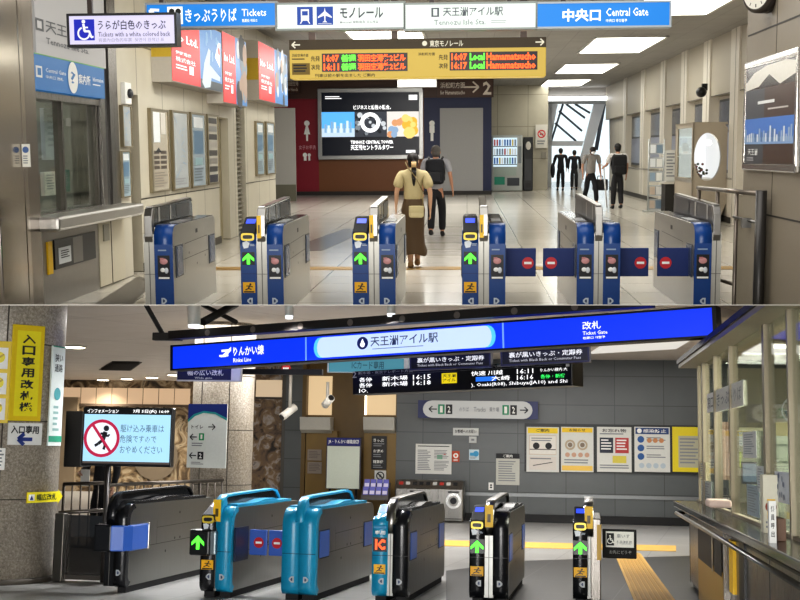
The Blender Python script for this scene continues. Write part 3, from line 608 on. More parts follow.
def reader(par, H, x0, x1, zt, z0, y0, L, shell, hood):
    """raised slanted ticket and card reader at the front of a gate half, with its display and ticket slot"""
    g = G(); P = [(y0 - .03, z0), (y0 - .03, z0 + .055), (y0 + .26, zt), (y0 + .42, zt), (y0 + .46, z0)]
    g.prism([(x0, y, z) for y, z in P], (x1 - x0, 0, 0), shell); r = g.build(H, 'card_reader', par, .008)
    sl = Vector((0, .29, zt - z0 - .055)); F = Face((x0, y0 + .26, zt), (1, 0, 0), sl, x1 - x0, sl.length)
    g = G(); g.rect(F, .12, .08, .88, .5, m('#20242e', .6), .002); g.disc(F, .5, .3, .42 * (x1 - x0) * .8, m('#3d57ff', .4, e=1.4), .004, 20) if False else g.rect(F, .18, .14, .82, .44, m('#3550f0', .4, e=1.3), .004); g.build(H, 'display', r)
    F2 = frontface(x0, x1, z0 - .03, z0 + .05, y0 - .032)
    g = G(); yl = m('#e2c848', .3, .2); n = 20; o = []; q = []
    for k in range(n):
        th = 2 * PI * k / n; ex = abs(math.cos(th)) ** .5 * (1 if math.cos(th) >= 0 else -1); ez = abs(math.sin(th)) ** .5 * (1 if math.sin(th) >= 0 else -1)
        o.append(F2.pt(.5 + .46 * ex, .5 - .48 * ez, .006)); q.append(F2.pt(.5 + .33 * ex, .5 - .24 * ez, .006))
    g.add(o + q, [(k, (k + 1) % n, n + (k + 1) % n, n + k) for k in range(n)], yl); g.poly(F2, [(.5 + .33 * math.cos(2 * PI * k / 16), .5 - .24 * math.sin(2 * PI * k / 16)) for k in range(16)], BLACK, .004); g.build(H, 'ticket_slot', r)
    return r
def upper_gate(x, label, left, right, half=.165, mid=.10, y=11.6, L=1.6, flaps=(), sides=(1,), flapdark=False):
    """left / right: 'reader', 'plain' or None"""
    t = thing(T, 'ticket_gate', label, 'ticket gate', (x, y, 0), 0, 'blue and silver ticket gates of the upper concourse')
    xm = mid / 2; z1 = .88; prof = rrect(L, 0, z1, .13, .09, 0)
    SIDE = brushed('gate_side_steel', '#b9b7b2', .34, .06) if 'gs' not in MC else MC['gs']; MC['gs'] = SIDE
    for s, kind in ((-1, left), (1, right)):
        if kind is None: continue
        x0, x1 = (xm, xm + half) if s > 0 else (-xm - half, -xm)
        g = G(); lo = .06 if kind == 'reader' else 0
        pr = prof if kind != 'reader' else rrect(L, 0, z1 - .06, .05, .09, 0)
        g.prism([(x0, a, b) for a, b in pr], (x1 - x0, 0, 0), SIDE)
        bd = g.build(T, 'cabinet', t)
        # seams, locks and the sloping panel line on the outer side
        xs = x1 if s > 0 else x0; F = sideface(xs, s, 0, L, 0, z1); g = G(); k = m('#4d4b48', .5)
        fy = (lambda q: q) if s > 0 else (lambda q: 1 - q)
        g.line(F, (fy(.06), .42), (fy(.98), .40), .006, k, .002); g.line(F, (fy(.25), .24), (fy(.78), .22), .005, k, .002); g.line(F, (fy(.25), .24), (fy(.25), .58), .005, k, .002)
        for a, b in ((.52, .12), (.34, .36), (.52, .52), (.72, .46)): g.disc(F, fy(a), b, .014, BLACK, .003, 10)
        F.o += F.n * 0; g.rect(F, min(fy(.5), fy(.55)), .1, max(fy(.5), fy(.55)), .15, m('#2e2d2c', .4), .002); g.build(T, 'side_seams', bd)
        for a0, a1, nm in ((.1, .4, 'flap_housing'), (L - .36, L - .06, 'flap_housing')):
            g = G(); FF = sideface(xs, s, a0, a1, .36, .68); g.board(FF, .015, m('#2c3440', .3), l=.008); g.board(FF, .016, m('#54607a', .25, .4), .12, .05, .88, .95, .012); g.build(T, nm, t)
        # blue front cladding
        g = G(); cut = [p for p in pr if p[0] <= .24 and p[1] < z1 + 1]; cut = [p for i, p in enumerate(cut) if i < 9][:9]
        cut = cut + [(.22, cut[-1][1])] if kind != 'reader' else cut
        strip(g, cut, .01, x0 - .002, x1 + .002, BLUE); g.board(frontface(x0, x1, 0, .7), .001, BLUE, l=.011); g.rect(frontface(x0, x1, .41, .415, -.012), 0, 0, 1, 1, m('#0a2a6a', .4), .001)
        d_mark(g, (x0 + x1) / 2 + (.01 if s < 0 else -.01), .145, -.012, s < 0); fc = g.build(T, 'front_cladding', t)
        g = G(); g.box(x0 + .01, x1 - .01, .3, L - .08, z1 - .002, z1 + .008, m('#1c1d20', .15)); g.box(x0 + .03, x1 - .03, .5, .95, z1 + .008, z1 + .014, m('#8c8e90', .45, .3)) if kind != 'reader' else None; g.build(T, 'top_cover', t)
        w = x1 - x0; c = (x0 + x1) / 2
        if kind == 'reader':
            reader(t, T, x0 + .005, x1 - .005, .95, .765, 0, L, m('#1c1e24', .7), None)
            gate_arrow(t, T, c - .062, c + .062, .50, .625, -.014); sticker_run(t, T, c - .06, c + .06, .225, .33, -.014)
            g = G(); F = frontface(c - .07, c + .07, .66, .735, -.014); g.poly(F, [(.1, .2), (.4, .0), (.6, .3), (.5, .9), (.2, 1), (.12, .6)], m('#e8eef4', .4), .002); g.lines(F, .62, .4, .98, .75, 2, m('#b8c4d4', .4), .002); g.build(T, 'emblem', t)
        else:
            g = G(); F = frontface(c - .06, c + .06, .36, .66, -.014); g.board(F, .004, m('#1b1c22', .3), .0, .22, 1, 1); g.lines(F, .05, .03, .95, .13, 1, m('#8ea0b8', .4), .002); g.ball(F.pt(.5, .42, 0), (.04, .004, .03), m('#c89090', .4)); g.rect(F, .2, .3, .5, .36, m('#b87878', .4), .003); g.ball(F.pt(.4, .7, 0), (.025, .004, .022), WHITE, 8, 6); g.ball(F.pt(.7, .72, 0), (.022, .004, .03), m('#d8dce0', .4), 8, 6); g.rect(F, .05, .93, .95, .99, WHITE, .003); g.build(T, 'notice_label', t)
    # centre strip, post and fin
    g = G(); g.box(-xm, xm, .0, L - .1, 0, .80, m('#c4c2ba', .3, .3)); g.box(-.004, .004, -.003, 0, 0, .8, m('#6a6864', .5)); g.box(-xm, xm, -.003, 0, .405, .41, m('#6a6864', .5)); g.build(T, 'centre_strip', t)
    fx = xm * .75; g = G(); PP = [(0, .72), (-.015, .78), (-.012, .98), (.03, 1.05), (.1, 1.06), (.12, 1.02), (.07, .98), (.06, .74)]
    g.prism([(-fx, a, b) for a, b in PP], (2 * fx, 0, 0), CHROME); g.build(T, 'fin_post', t, .006)
    yel = 'reader' in (left, right)
    if yel: g = G(); g.board(frontface(-fx, 0, .76, .98, -.02), .004, YEL); g.board(frontface(-fx, 0, .80, .9, -.022), .004, m('#5a4a10', .4), .3, .1, .7, .9); g.build(T, 'yellow_label', t)
    g = G(); BK = m('#25272a', .12, .3) if not flapdark else m('#5c5b60', .3, .7)
    g.prism([(-fx * .7, a, b) for a, b in ((.1, .86), (.1, 1.03), (.16, 1.055), (L - .3, 1.085), (L - .22, 1.02), (L - .2, .86))], (fx * 1.4, 0, 0), BK)
    for sgn in (1, -1):
        F = sideface(fx * .7 * sgn, sgn, .2, L - .3, .9, 1.06); q = (lambda a: a) if sgn > 0 else (lambda a: 1 - a)
        for a0, a1, c in ((.05, .09, '#b9b7b2'), (.36, .40, '#b9b7b2'), (.55, .95, '#3c3e44')): g.rect(F, min(q(a0), q(a1)), .05, max(q(a0), q(a1)), .95, m(c, .3, .3), .003)
    g.build(T, 'fin', t, .006)
    g = G(); g.prism([(-fx * .8, a, b) for a, b in ((.05, 1.058), (.16, 1.058), (L - .3, 1.088), (L - .24, 1.05), (L - .22, 1.06), (L - .29, 1.1), (.16, 1.07), (.05, 1.07))], (fx * 1.6, 0, 0), CHROME); g.build(T, 'fin_rail', t)
    for s in flaps:
        x0 = s * (xm + half); g = G(); a, b = (x0 - .02, x0 + .31) if s > 0 else (x0 - .31, x0 + .02)
        F = frontface(a, b, .355, .635, .25); g.board(F, .025, m('#0a2866', .55)); fo = g.build(T, 'flap', t, .006)
        g = G(); no_entry(g, F, .76 if s > 0 else .24, .52, .058, .003); g.build(T, 'no_entry_mark', fo)
def gx(u, Y=11.6, v=262): return T.Y(u, v, Y).x
GW = (gx(283) - gx(241)); HF = GW * .37; MD = GW * .26
HB = (gx(620) - gx(577)) * .385; MB_ = (gx(620) - gx(577)) * .23
upper_gate(gx(155) - MD / 2, 'blue fronted silver ticket gate standing alone at far left by the ticket office', None, 'plain', .18, MD, L=2.0)
upper_gate((gx(241) + gx(283)) / 2, 'blue ticket gate with green arrow, second from the left', 'reader', 'plain', HF, MD, L=2.0)
upper_gate((gx(351.5) + gx(396.5)) / 2, 'blue ticket gate with green arrow beside the woman in the brown skirt', 'reader', 'plain', HF, MD, L=2.0)
upper_gate((gx(461.5) + gx(506)) / 2, 'blue ticket gate with green arrow and a closed flap on its right', 'reader', 'plain', HF, MD, flaps=(1,), L=2.0)
upper_gate((gx(577) + gx(620)) / 2, 'double blue fronted gate with closed flaps on both its sides', 'plain', 'plain', HB, MB_, flaps=(-1, 1), flapdark=True, L=2.5)
upper_gate(gx(711) + MB_ / 2, 'blue fronted gate at far right beside the railing, with one closed flap', 'plain', None, HB, MB_, flaps=(-1,), flapdark=True, L=2.5)
# railing at the right of the gates
RT = m('#857c72', .3, .7); zt = 1.19
ra, rd = T.Y(698, 240, 12.7), T.Y(760, 240, 11.0); ra.z = rd.z = 0
def rp_(f, z): p = ra.lerp(rd, f); return Vector((p.x, p.y, z))
loc = rp_(.5, 0); t = thing(T, 'railing', 'steel tube railing with a pale panel between last gate and right wall', 'railing', loc)
for f in (0, .33, .64): g = G(loc); g.cyl(rp_(f, 0), rp_(f, zt), .02, RT); g.build(T, 'post', t)
g = G(loc); g.cyl(rp_(-.02, zt), rp_(1, zt), .022, RT); g.build(T, 'rail', t); g = G(loc); g.cyl(rp_(0, .3), rp_(.64, .3), .016, RT); g.build(T, 'lower_rail', t)
g = G(loc); g.cyl(rp_(1, 0), rp_(1, zt + .03), .05, m('#4a4846', .35, .7)); g.build(T, 'end_post', t)
g = G(loc); q = [rp_(.67, .1), rp_(.95, .1), rp_(.95, zt - .03), rp_(.67, zt - .03)]; g.prism(q, (.004, .02, 0), m('#948b7a', .5)); g.build(T, 'panel', t)
g = G(loc); o_ = Vector((-.02, -.04, 0)); g.cyl(rp_(.62, zt - .24) + o_, rp_(.97, zt - .26) + o_, .014, CHROME); p = rp_(.82, zt - .28) + o_; g.box(p.x - .05, p.x + .05, p.y - .05, p.y + .02, p.z - .04, p.z + .05, CHROME); g.build(T, 'latch', t)
# notice board and clock on the near right wall
F = fX(T, 743, 63.5, 796, 170, XN - .05, False); loc = F.base(); t = thing(T, 'framed_picture', 'large silver framed glossy picture of a city skyline on the right wall', 'picture', loc)
g = G(loc); a = .035; b = .06
for q in ((0, 0, 1, b), (0, 1 - b, 1, 1), (0, b, a, 1 - b), (1 - a, b, 1, 1 - b)): g.board(F, .05, m('#c2beb8', .22, .9), *q)
g.build(T, 'frame', t, .015)
g = G(loc); g.board(F, .03, m('#5c4434', .25), a, b, 1 - a, 1 - b, -.012); l = -.009
g.rect(F, a, b, .96, .26, m('#5e5a56', .2), l); g.poly(F, [(.04, .2), (.2, .12), (.45, .08), (.8, .07), (.96, .1), (.96, .2), (.7, .26), (.5, .16), (.3, .25), (.04, .27)], m('#efeadc', .3), l + .002)
g.rect(F, a, .27, .42, .94, m('#4d4f52', .3), l + .001); g.rect(F, .42, .27, .96, .94, m('#4d3526', .3), l + .001); g.rect(F, a, .53, .96, .76, m('#4f86d8', .3), l + .003); g.rect(F, a, .70, .96, .76, m('#8fb4e0', .3), l + .004)
for i in range(22): x = .05 + i * .041; hh = random.uniform(.03, .12); g.rect(F, x, .72 - hh, x + .028, .74, random.choice([m('#e4ebf2', .4), m('#a9c0dc', .4), m('#6f8fbc', .4)]), l + .005)
g.lines(F, .3, .38, .62, .44, 1, WHITE, l + .006); g.lines(F, .5, .45, .92, .48, 1, m('#d8d0c8', .4), l + .006); g.text(F, '天王洲', .12, .8, .32, .86, WHITE, l + .006); g.lines(F, .1, .88, .3, .92, 2, m('#c8c8c8', .4), l + .006); g.build(T, 'print', t)
cy = T.X(771, 0, XN).y; cz = T.X(771, 0, XN).z + .09; loc = Vector((XN, cy, cz)); t = thing(T, 'wall_clock', 'round dark rimmed clock high on the near right wall', 'clock', loc)
n_ = Vector((-.88, -.47, 0)).normalized(); r_ = Vector((0, 0, 1)).cross(n_) * 1.0; c0 = Vector((XN - .13, cy - .05, cz))
g = G(loc); g.cyl(c0 - n_ * .12, c0, .21, m('#2a231e', .3), n=32); g.cyl(c0, c0 + n_ * .015, .21, m('#3a322b', .3), .19, 32); g.build(T, 'case', t)
F = Face(c0 + n_ * .016 - r_ * .18 + Vector((0, 0, .18)), r_, (0, 0, 1), .36, .36); g = G(loc); g.disc(F, .5, .5, .175, m('#d8d4c8', .4), .002, 32)
for k in range(12): th = 2 * PI * k / 12; s, c = math.sin(th), math.cos(th); g.line(F, (.5 + .36 * s, .5 - .36 * c), (.5 + .44 * s, .5 - .44 * c), .014 if k % 3 == 0 else .008, BLACK, .004)
g.build(T, 'dial', t); g = G(loc); g.line(F, (.5, .5), (.56, .3), .014, BLACK, .006); g.line(F, (.5, .5), (.7, .6), .01, BLACK, .007); g.build(T, 'hands', t)
g = G(loc); g.box(c0.x + .02, XN, cy - .03, cy + .03, cz - .03, cz + .03, m('#2a231e', .3)); g.build(T, 'bracket', t)
# vending machines
F = fY(T, 492, 135, 522.5, 190.5, 46.8); x0, x1 = F.o.x, F.o.x + F.w; zt = F.o.z; loc = Vector(((x0 + x1) / 2, 46.8, 0)); t = thing(T, 'vending_machine', 'white drink vending machine with lit bottle rows against the panelled wall', 'vending machine', loc)
g = G(loc); g.box(x0, x1, 46.8, 47.7, 0.02, zt, m('#c2c6c4', .4)); g.build(T, 'cabinet', t, .02)
F = Face((x0, 46.79, zt), (1, 0, 0), (0, 0, 1), x1 - x0, zt); g = G(loc); g.rect(F, .04, .05, .82, .56, m('#cfe4f0', .4, e=.9), .003); cols = ['#e8edf0', '#3a6fb8', '#7fb8a0', '#c04848', '#d8c060', '#8090a0']
for r in range(3):
    for c in range(9): a = .06 + c * .084; g.rect(F, a, .08 + r * .16, a + .055, .19 + r * .16, m(random.choice(cols), .4, e=.4), .006)
    g.rect(F, .04, .195 + r * .16, .82, .21 + r * .16, m('#5a6a70', .4), .007)
g.build(T, 'display_window', t); g = G(loc); g.rect(F, .06, .58, .8, .72, m('#b6c4be', .4), .004); g.rect(F, .08, .74, .42, .88, m('#1f9a7a', .4, e=.2), .004); g.rect(F, .5, .76, .9, .9, m('#3a4048', .4), .004); g.rect(F, .86, .2, .96, .5, m('#8c949a', .4), .004); g.build(T, 'control_panel', t)
F = fY(T, 523.5, 137, 533, 190.5, 46.8); x0, x1, zt = F.o.x, F.o.x + F.w, F.o.z; loc = Vector(((x0 + x1) / 2, 46.8, 0)); t = thing(T, 'vending_machine', 'narrow dark vending machine right of the white drink machine', 'vending machine', loc)
g = G(loc); g.box(x0, x1, 46.8, 47.6, .02, zt, m('#26282a', .4)); g.build(T, 'cabinet', t, .02); F = Face((x0, 46.79, zt), (1, 0, 0), (0, 0, 1), x1 - x0, zt); g = G(loc); g.ball(F.pt(.5, .16, .0), (.1, .01, .16), m('#d8d4cc', .4)); g.rect(F, .15, .4, .85, .8, m('#3a3c40', .3), .003); g.rect(F, .2, .85, .8, .93, m('#101112', .3), .003); g.build(T, 'front_panel', t)
F = fY(T, 535.5, 124.5, 547.5, 148, 47.9); g = G(F.base()); g.board(F, .03, m('#d6d2ca', .5)); g.disc(F, .5, .4, .16, RED, .004, 24, .115); g.line(F, (.3, .3), (.7, .5), .04, RED, .005); g.line(F, (.36, .42), (.66, .4), .04, INK, .0045); g.lines(F, .15, .68, .85, .9, 2, GREYINK); tag(g.build(T, 'no_smoking_sign'), 'small no smoking sign on panelled wall right of the vending machines', 'sign')
F = fY(T, 541.5, 152, 546, 158, 47.9); g = G(F.base()); g.board(F, .03, m('#8d897f', .5)); tag(g.build(T, 'wall_plate'), 'tiny plate on the panelled wall below the no smoking sign', 'plate')
# kiosk with the round window
Yk = 26.6; F = fY(T, 692, 122, 737, 222, Yk); x0, x1, zt = F.o.x, XR - .2, F.o.z; loc = Vector(((x0 + x1) / 2, Yk, 0)); t = thing(T, 'display_case', 'beige display case with a large round glazed window against the right wall', 'display case', loc)
CB = m('#b0a594', .45); g = G(loc); c = T.Y(707.5, 157, Yk); R = (T.Y(721, 157, Yk).x - c.x) * 1.0; RZ = R * 1.8
n = 32; ring = []; outer = []
zb = 0.02
for k in range(n):
    th = 2 * PI * k / n; ring.append(Vector((c.x + R * math.cos(th), Yk, c.z + RZ * math.sin(th))))
    ex, ez = math.cos(th), math.sin(th); q = []
    if ex > 1e-6: q.append((x1 - c.x) / ex)
    if ex < -1e-6: q.append((x0 - c.x) / ex)
    if ez > 1e-6: q.append((zt - c.z) / ez)
    if ez < -1e-6: q.append((zb - c.z) / ez)
    kk = min(q); outer.append(Vector((c.x + kk * ex, Yk, c.z + kk * ez)))
g.add(ring + outer, [(k, (k + 1) % n, n + (k + 1) % n, n + k) for k in range(n)], CB)
g.add(ring + [p + Vector((0, .12, 0)) for p in ring], [(k, (k + 1) % n, n + (k + 1) % n, n + k) for k in range(n)], m('#8a8174', .4), True)
g.box(x0, x1, Yk + .02, Yk + 2.2, zt - .05, zt, CB); g.box(x0, x1, Yk + 2.1, Yk + 2.2, 0, zt, CB); g.box(x0, x0 + .04, Yk, Yk + 2.2, 0, .95, CB); g.box(x0, x0 + .04, Yk, Yk + .1, .9, zt, CB); g.box(x0, x0 + .04, Yk + 1.9, Yk + 2.2, .9, zt, CB); g.box(x0, x0 + .04, Yk, Yk + 2.2, 2.05, zt, CB); g.box(x0, x1, Yk + .05, Yk + 2.1, .85, .93, m('#d8d4cc', .5))
g.build(T, 'housing', t); g = G(loc); g.box(x0 + .01, x0 + .02, Yk + .1, Yk + 1.9, .95, 2.05, GLASS2); g.build(T, 'side_pane', t); g = G(loc); g.ball(Vector((c.x + R * .5, Yk + .7, c.z + RZ * .6)), (.07, .07, .06), m('#fff8e8', .5, e=8)); g.build(T, 'lamp', t)
g = G(loc); g.box(x0 + .06, x1 - .02, Yk + 2.05, Yk + 2.1, .93, zt - .06, m('#eceef0', .5, e=.8)); g.box(x1 - .06, x1 - .02, Yk + .15, Yk + 2.05, .93, zt - .06, m('#eceef0', .5, e=.6)); g.build(T, 'back_panel', t)  # glow in these panels stands in for the case's bright inside
loc = Vector((c.x - .1, Yk + .3, .93)); t = thing(T, 'flower_arrangement', 'small flower arrangement standing inside the round windowed display case', 'flowers', loc)
g = G(loc); g.cyl(loc, loc + Vector((0, 0, .1)), .04, m('#5a5250', .4), .06); g.build(T, 'vase', t); g = G(loc)
for i in range(26): p = loc + Vector((random.uniform(-.13, .15), random.uniform(-.1, .1), random.uniform(.1, .34))); g.ball(p, (.03, .03, .028), m(random.choice(['#2c3826', '#3c4a30', '#7a4a44', '#c8c0b8']), .6), 6, 4)
g.build(T, 'blossoms', t)
# brochure rack, kiosk table and clutter along the right wall
Ys = 31.0
def rectthing(name, label, cat, u0, v0, u1, v1, Y, c, th=.05, draw=None, H=T, group=None, bev=0):
    F = fY(H, u0, v0, u1, v1, Y); g = G(F.base()); g.board(F, th, c)
    if draw: draw(g, F)
    return tag(g.build(H, name, None, bev), label, cat, group)
F = fY(T, 648, 139, 664, 212, Ys); loc = Vector(F.base()); loc.z = 0; t = thing(T, 'brochure_rack', 'tall wire brochure rack with clear pockets by the right wall pilaster', 'rack', loc)
RK = m('#b9bcbc', .3, .6)
for a in (.02, .98): g = G(loc); g.cyl(Vector((F.pt(a, 0).x, Ys, 0)), F.pt(a, 0), .018, RK, n=8); g.build(T, 'upright', t)
for i in range(5):
    g = G(loc); b = .06 + i * .19; g.board(F, .03, m('#cdd2d4', .2, alpha=.55), .05, b, .95, b + .15); g.rect(F, .12, b + .02, .45, b + .13, m(random.choice(['#dfe3e6', '#8fa4b8', '#c8b8a8']), .5), .004); g.rect(F, .52, b + .02, .88, b + .13, m(random.choice(['#e8e8e4', '#7a8ea0', '#b0c4b8']), .5), .004); g.build(T, 'pocket', t)
g = G(loc); p = Vector((F.pt(.5, 1).x, Ys, 0)); g.box(p.x - .3, p.x + .3, Ys - .2, Ys + .2, .0, .04, RK); g.build(T, 'base', t)
rectthing('sign_stand', 'dark arm shaped stand leaning beside the brochure rack', 'stand', 649, 146, 653, 160, Ys - .4, INK, .04) if False else None
F = fY(T, 664, 182, 679, 204, Ys - .8); x0, x1, zt = F.o.x, F.o.x + F.w, F.o.z; loc = Vector(((x0 + x1) / 2, Ys - .8, 0)); t = thing(T, 'display_table', 'dark low stand with pale top between brochure rack and display case', 'table', loc)
g = G(loc); g.box(x0 + .03, x1, Ys - .8, Ys - .2, 0, zt - .05, m('#262422', .5)); g.build(T, 'base', t); g = G(loc); g.box(x0, x1 + .02, Ys - .84, Ys - .16, zt - .05, zt, m('#c9c4ba', .4)); g.build(T, 'tabletop', t)
F = fY(T, 665, 150, 677, 181.5, Ys - .5); loc = F.base(); t = thing(T, 'notice_stand', 'white notice stand on the dark low stand by the right wall', 'notice', loc); g = G(loc); g.board(F, .03, m('#d4d4d0', .4)); g.lines(F, .12, .1, .88, .9, 8, GREYINK); g.build(T, 'sheet', t); g = G(loc); g.board(F, .2, m('#b8b8b4', .4), .1, .97, .9, 1.0, .1); g.build(T, 'foot', t)
F = fX(T, 656, 137, 659.5, 149, 5.4, False) if False else None
g = G((5.3, 33, 2.95)); g.box(5.3, 5.42, 27.8, 27.9, 2.9, 3.05, BLACK); g.ball((5.28, 27.8, 2.86), (.12, .14, .12), m('#202022', .3)); tag(g.build(T, 'security_camera'), 'dark camera mounted high on a right wall pilaster', 'camera')

# ================================================================== people
def skinned(H, name, parent, nodes, edges, mt, sub=2, root=0):
    """nodes: (x, y, z, rx, ry); grown into one continuous surface"""
    me = bpy.data.meshes.new('grow'); me.from_pydata([n[:3] for n in nodes], edges, []); ob = bpy.data.objects.new('grow', me); COL.objects.link(ob)
    ob.modifiers.new('s', 'SKIN'); sv = me.skin_vertices[0].data
    for i, n in enumerate(nodes): sv[i].radius = (n[3], n[4]); sv[i].use_root = (i == root); sv[i].use_loose = False
    ob.modifiers['s'].branch_smoothing = .6; ob.modifiers['s'].use_smooth_shade = True
    ss = ob.modifiers.new('d', 'SUBSURF'); ss.levels = sub; ss.render_levels = sub
    bpy.context.view_layer.update(); dg = bpy.context.evaluated_depsgraph_get(); ev = bpy.data.meshes.new_from_object(ob.evaluated_get(dg), depsgraph=dg)
    g = G(); g.add([v.co.copy() for v in ev.vertices], [tuple(p.vertices) for p in ev.polygons], mt, True)
    bpy.data.objects.remove(ob); bpy.data.meshes.remove(me); bpy.data.meshes.remove(ev)
    return g.build(H, name, parent)
def lerp(a, b, t): return tuple(a[i] + (b[i] - a[i]) * t for i in range(3))
def person(H, label, loc, rz, h, pose, cl, group=None):
    """local: facing +y. pose keys (fractions of height): foot_l, knee_l, hip_l, hand_l, elbow_l ... and lean"""
    t = thing(H, 'person', label, 'person', loc, rz, group); k = h / 1.7; S = lambda p: (p[0] * k, p[1] * k, p[2] * k)
    lean = pose.get('lean', 0); fem = cl.get('skirt') is not None
    hipz = .88; cs, sn = math.cos(lean), math.sin(lean)
    def up(x, y, z): dz = z - hipz; return (x, y * cs + dz * sn, hipz + dz * cs - y * sn)
    sw = .17 if fem else .2
    pel = (0, 0, hipz); waist = up(0, 0, 1.06); chest = up(0, .0, 1.27); neckb = up(0, -.005, 1.43); neck = up(0, .01, 1.48); head = up(0, .03 + pose.get('headf', 0), 1.575 - pose.get('headd', 0)); crown = up(0, .02 + pose.get('headf', 0), 1.655 - pose.get('headd', 0))
    sk = m(cl.get('skin', '#c89f84'), .55)
    N = []; E = []
    def add(p, rx, ry=None, frm=None): N.append((*S(p), rx * k, (ry or rx) * k)); (E.append((frm, len(N) - 1)) if frm is not None else None); return len(N) - 1
    ip = add(pel, .12, .09); iw = add(waist, .105, .08, ip); ic = add(chest, .125, .09, iw); inb = add(neckb, .07, .06, ic); ine = add(neck, .048, .05, inb); ih = add(head, .068, .085, ine); add(crown, .05, .06, ih)
    J = {}
    for s, c in ((-1, 'l'), (1, 'r')):
        hip = (s * .085, 0, hipz - .04); knee = pose['knee_' + c]; foot = pose['foot_' + c]; sh = up(s * sw, -.005, 1.385); el = up(*pose['elbow_' + c]) if pose.get('rel', True) else pose['elbow_' + c]; ha = up(*pose['hand_' + c]) if pose.get('rel', True) else pose['hand_' + c]
        J[c] = (hip, knee, foot, sh, el, ha)
        a = add(hip, .082, .085, ip); b = add(knee, .055, .055, a); mid = lerp(knee, foot, .35); b2 = add(mid, .052, .055, b); f = add((foot[0], foot[1] - .0, foot[2] + .09), .036, .04, b2); add((foot[0], foot[1] + .13, foot[2] + .03), .032, .022, f)
        a = add(sh, .055, .055, ic); b = add(el, .038, .038, a); w = add(ha, .024, .027, b)
        d = Vector(ha) - Vector(el); d.normalize(); pm = tuple(Vector(ha) + d * .055); p = add(pm, .018, .036, w)
        for q, ln in ((-.027, .062), (-.009, .075), (.009, .07), (.027, .055)):
            side = Vector((0, 1, 0)) - d * d.y; side.normalize(); r0 = Vector(pm) + side * q + d * .03; r1 = r0 + d * ln * .55 ; r2 = r1 + d * ln * .4 + Vector((-s * .02, 0, 0)); i0 = add(tuple(r0), .0095, None, p); i1 = add(tuple(r1), .0088, None, i0); add(tuple(r2), .007, None, i1)
        side = Vector((0, 1, 0)) - d * d.y; side.normalize(); r0 = Vector(ha) + side * .034 + d * .025; i0 = add(tuple(r0), .011, None, w); add(tuple(r0 + side * .02 + d * .04), .008, None, i0)
    skinned(H, 'body', t, N, E, sk, 2)
    # face
    hd = Vector(S(head)); g = G(); e = [Vector(up(s * .032, .0, 0)) - Vector(up(0, 0, 0)) for s in (-1, 1)]
    fwd = Vector((0, cs, -sn)); upv = Vector((0, sn, cs)); X_ = Vector((1, 0, 0))
    for s in (-1, 1): g.ball(hd + X_ * (s * .03 * k) + fwd * (.082 * k) + upv * (.0 * k), (.012 * k, .008 * k, .007 * k), m('#201816', .3), 8, 6)
    g.build(H, 'eyes', t); g = G(); g.ball(hd + fwd * (.092 * k) - upv * (.025 * k), (.013 * k, .018 * k, .02 * k), sk, 8, 6)
    for s in (-1, 1): g.ball(hd + X_ * (s * .078 * k) - upv * (.008 * k), (.012 * k, .022 * k, .032 * k), sk, 8, 6)
    g.build(H, 'nose_and_ears', t)
    if cl.get('mask'):
        g = G(); g.ball(hd + fwd * (.05 * k) - upv * (.045 * k), (.064 * k, .055 * k, .045 * k), m('#f0f0f0', .7)); g.build(H, 'face_mask', t)
    else:
        g = G(); g.ball(hd + fwd * (.084 * k) - upv * (.055 * k), (.022 * k, .008 * k, .006 * k), m('#9a5a50', .5), 8, 6); g.build(H, 'mouth', t)
    # hair
    hm = m(cl.get('hair', '#17120f'), .55, var=.25, nscale=120); g = G(); g.ball(hd + upv * (.03 * k) - fwd * (.012 * k), (.088 * k, .1 * k, .09 * k), hm, 18, 12); g.ball(hd - fwd * (.035 * k) - upv * (.03 * k), (.078 * k, .07 * k, .085 * k), hm)
    g.build(H, 'hair', t)
    # shirt
    sm_ = m(cl['shirt'], .75, bump=.3, nscale=25); N = []; E = []; ip = add(up(0, 0, .76 if cl.get('long') else (.97 if fem else .84)), .165 if not fem else .15, .122); iw = add(up(0, 0, 1.02 if not fem else 1.06), .152, .118, ip); ic = add(up(0, 0, 1.22), .168, .125, iw); iu = add(up(0, -.005, 1.37), .13, .095, ic); add(up(0, 0, 1.47), .07, .065, iu)
    for c in 'lr':
        hip, knee, foot, sh, el, ha = J[c]; a = add(lerp(sh, el, -.02), .082, .082, iu)
        if cl.get('sleeve') == 'long': b = add(el, .058, .058, a); add(lerp(el, ha, .98), .042, .042, b)
        else:
            w_ = 1.3 if cl.get('wide') else 1; b = add(lerp(sh, el, .45), .07 * w_, .07 * w_, a); add(lerp(sh, el, .86), .064 * w_, .064 * w_, b)
    skinned(H, 'shirt', t, N, E, sm_, 2)
    if fem:
        g = G(); n = 24; rows = ((1.02, .135, .1, 0), (.95, .155, .12, 0), (.86, .175, .14, 0), (.7, .165, .15, .01), (.5, .16, .15, .015), (.36, .17, .165, .02), (.24, .205, .19, .02), (.2, .2, .19, .02)); vs = []
        for j, (z, rx, ry, oy) in enumerate(rows):
            for i in range(n):
                th = 2 * PI * i / n; w = 1 + (.05 * math.sin(th * 7) * j / 7); vs.append(S((rx * w * math.cos(th), oy + ry * w * math.sin(th), z + (.02 * math.sin(th * 3) if j > 5 else 0))))
        g.add(vs, [(j * n + i, j * n + (i + 1) % n, (j + 1) * n + (i + 1) % n, (j + 1) * n + i) for j in range(len(rows) - 1) for i in range(n)], m(cl['skirt'], .7, bump=.3, nscale=20), True); g.build(H, 'skirt', t)
    else:
        N = []; E = []; ip = add((0, 0, hipz + .17), .125, .1); i2 = add((0, 0, hipz - .02), .142, .112, ip)
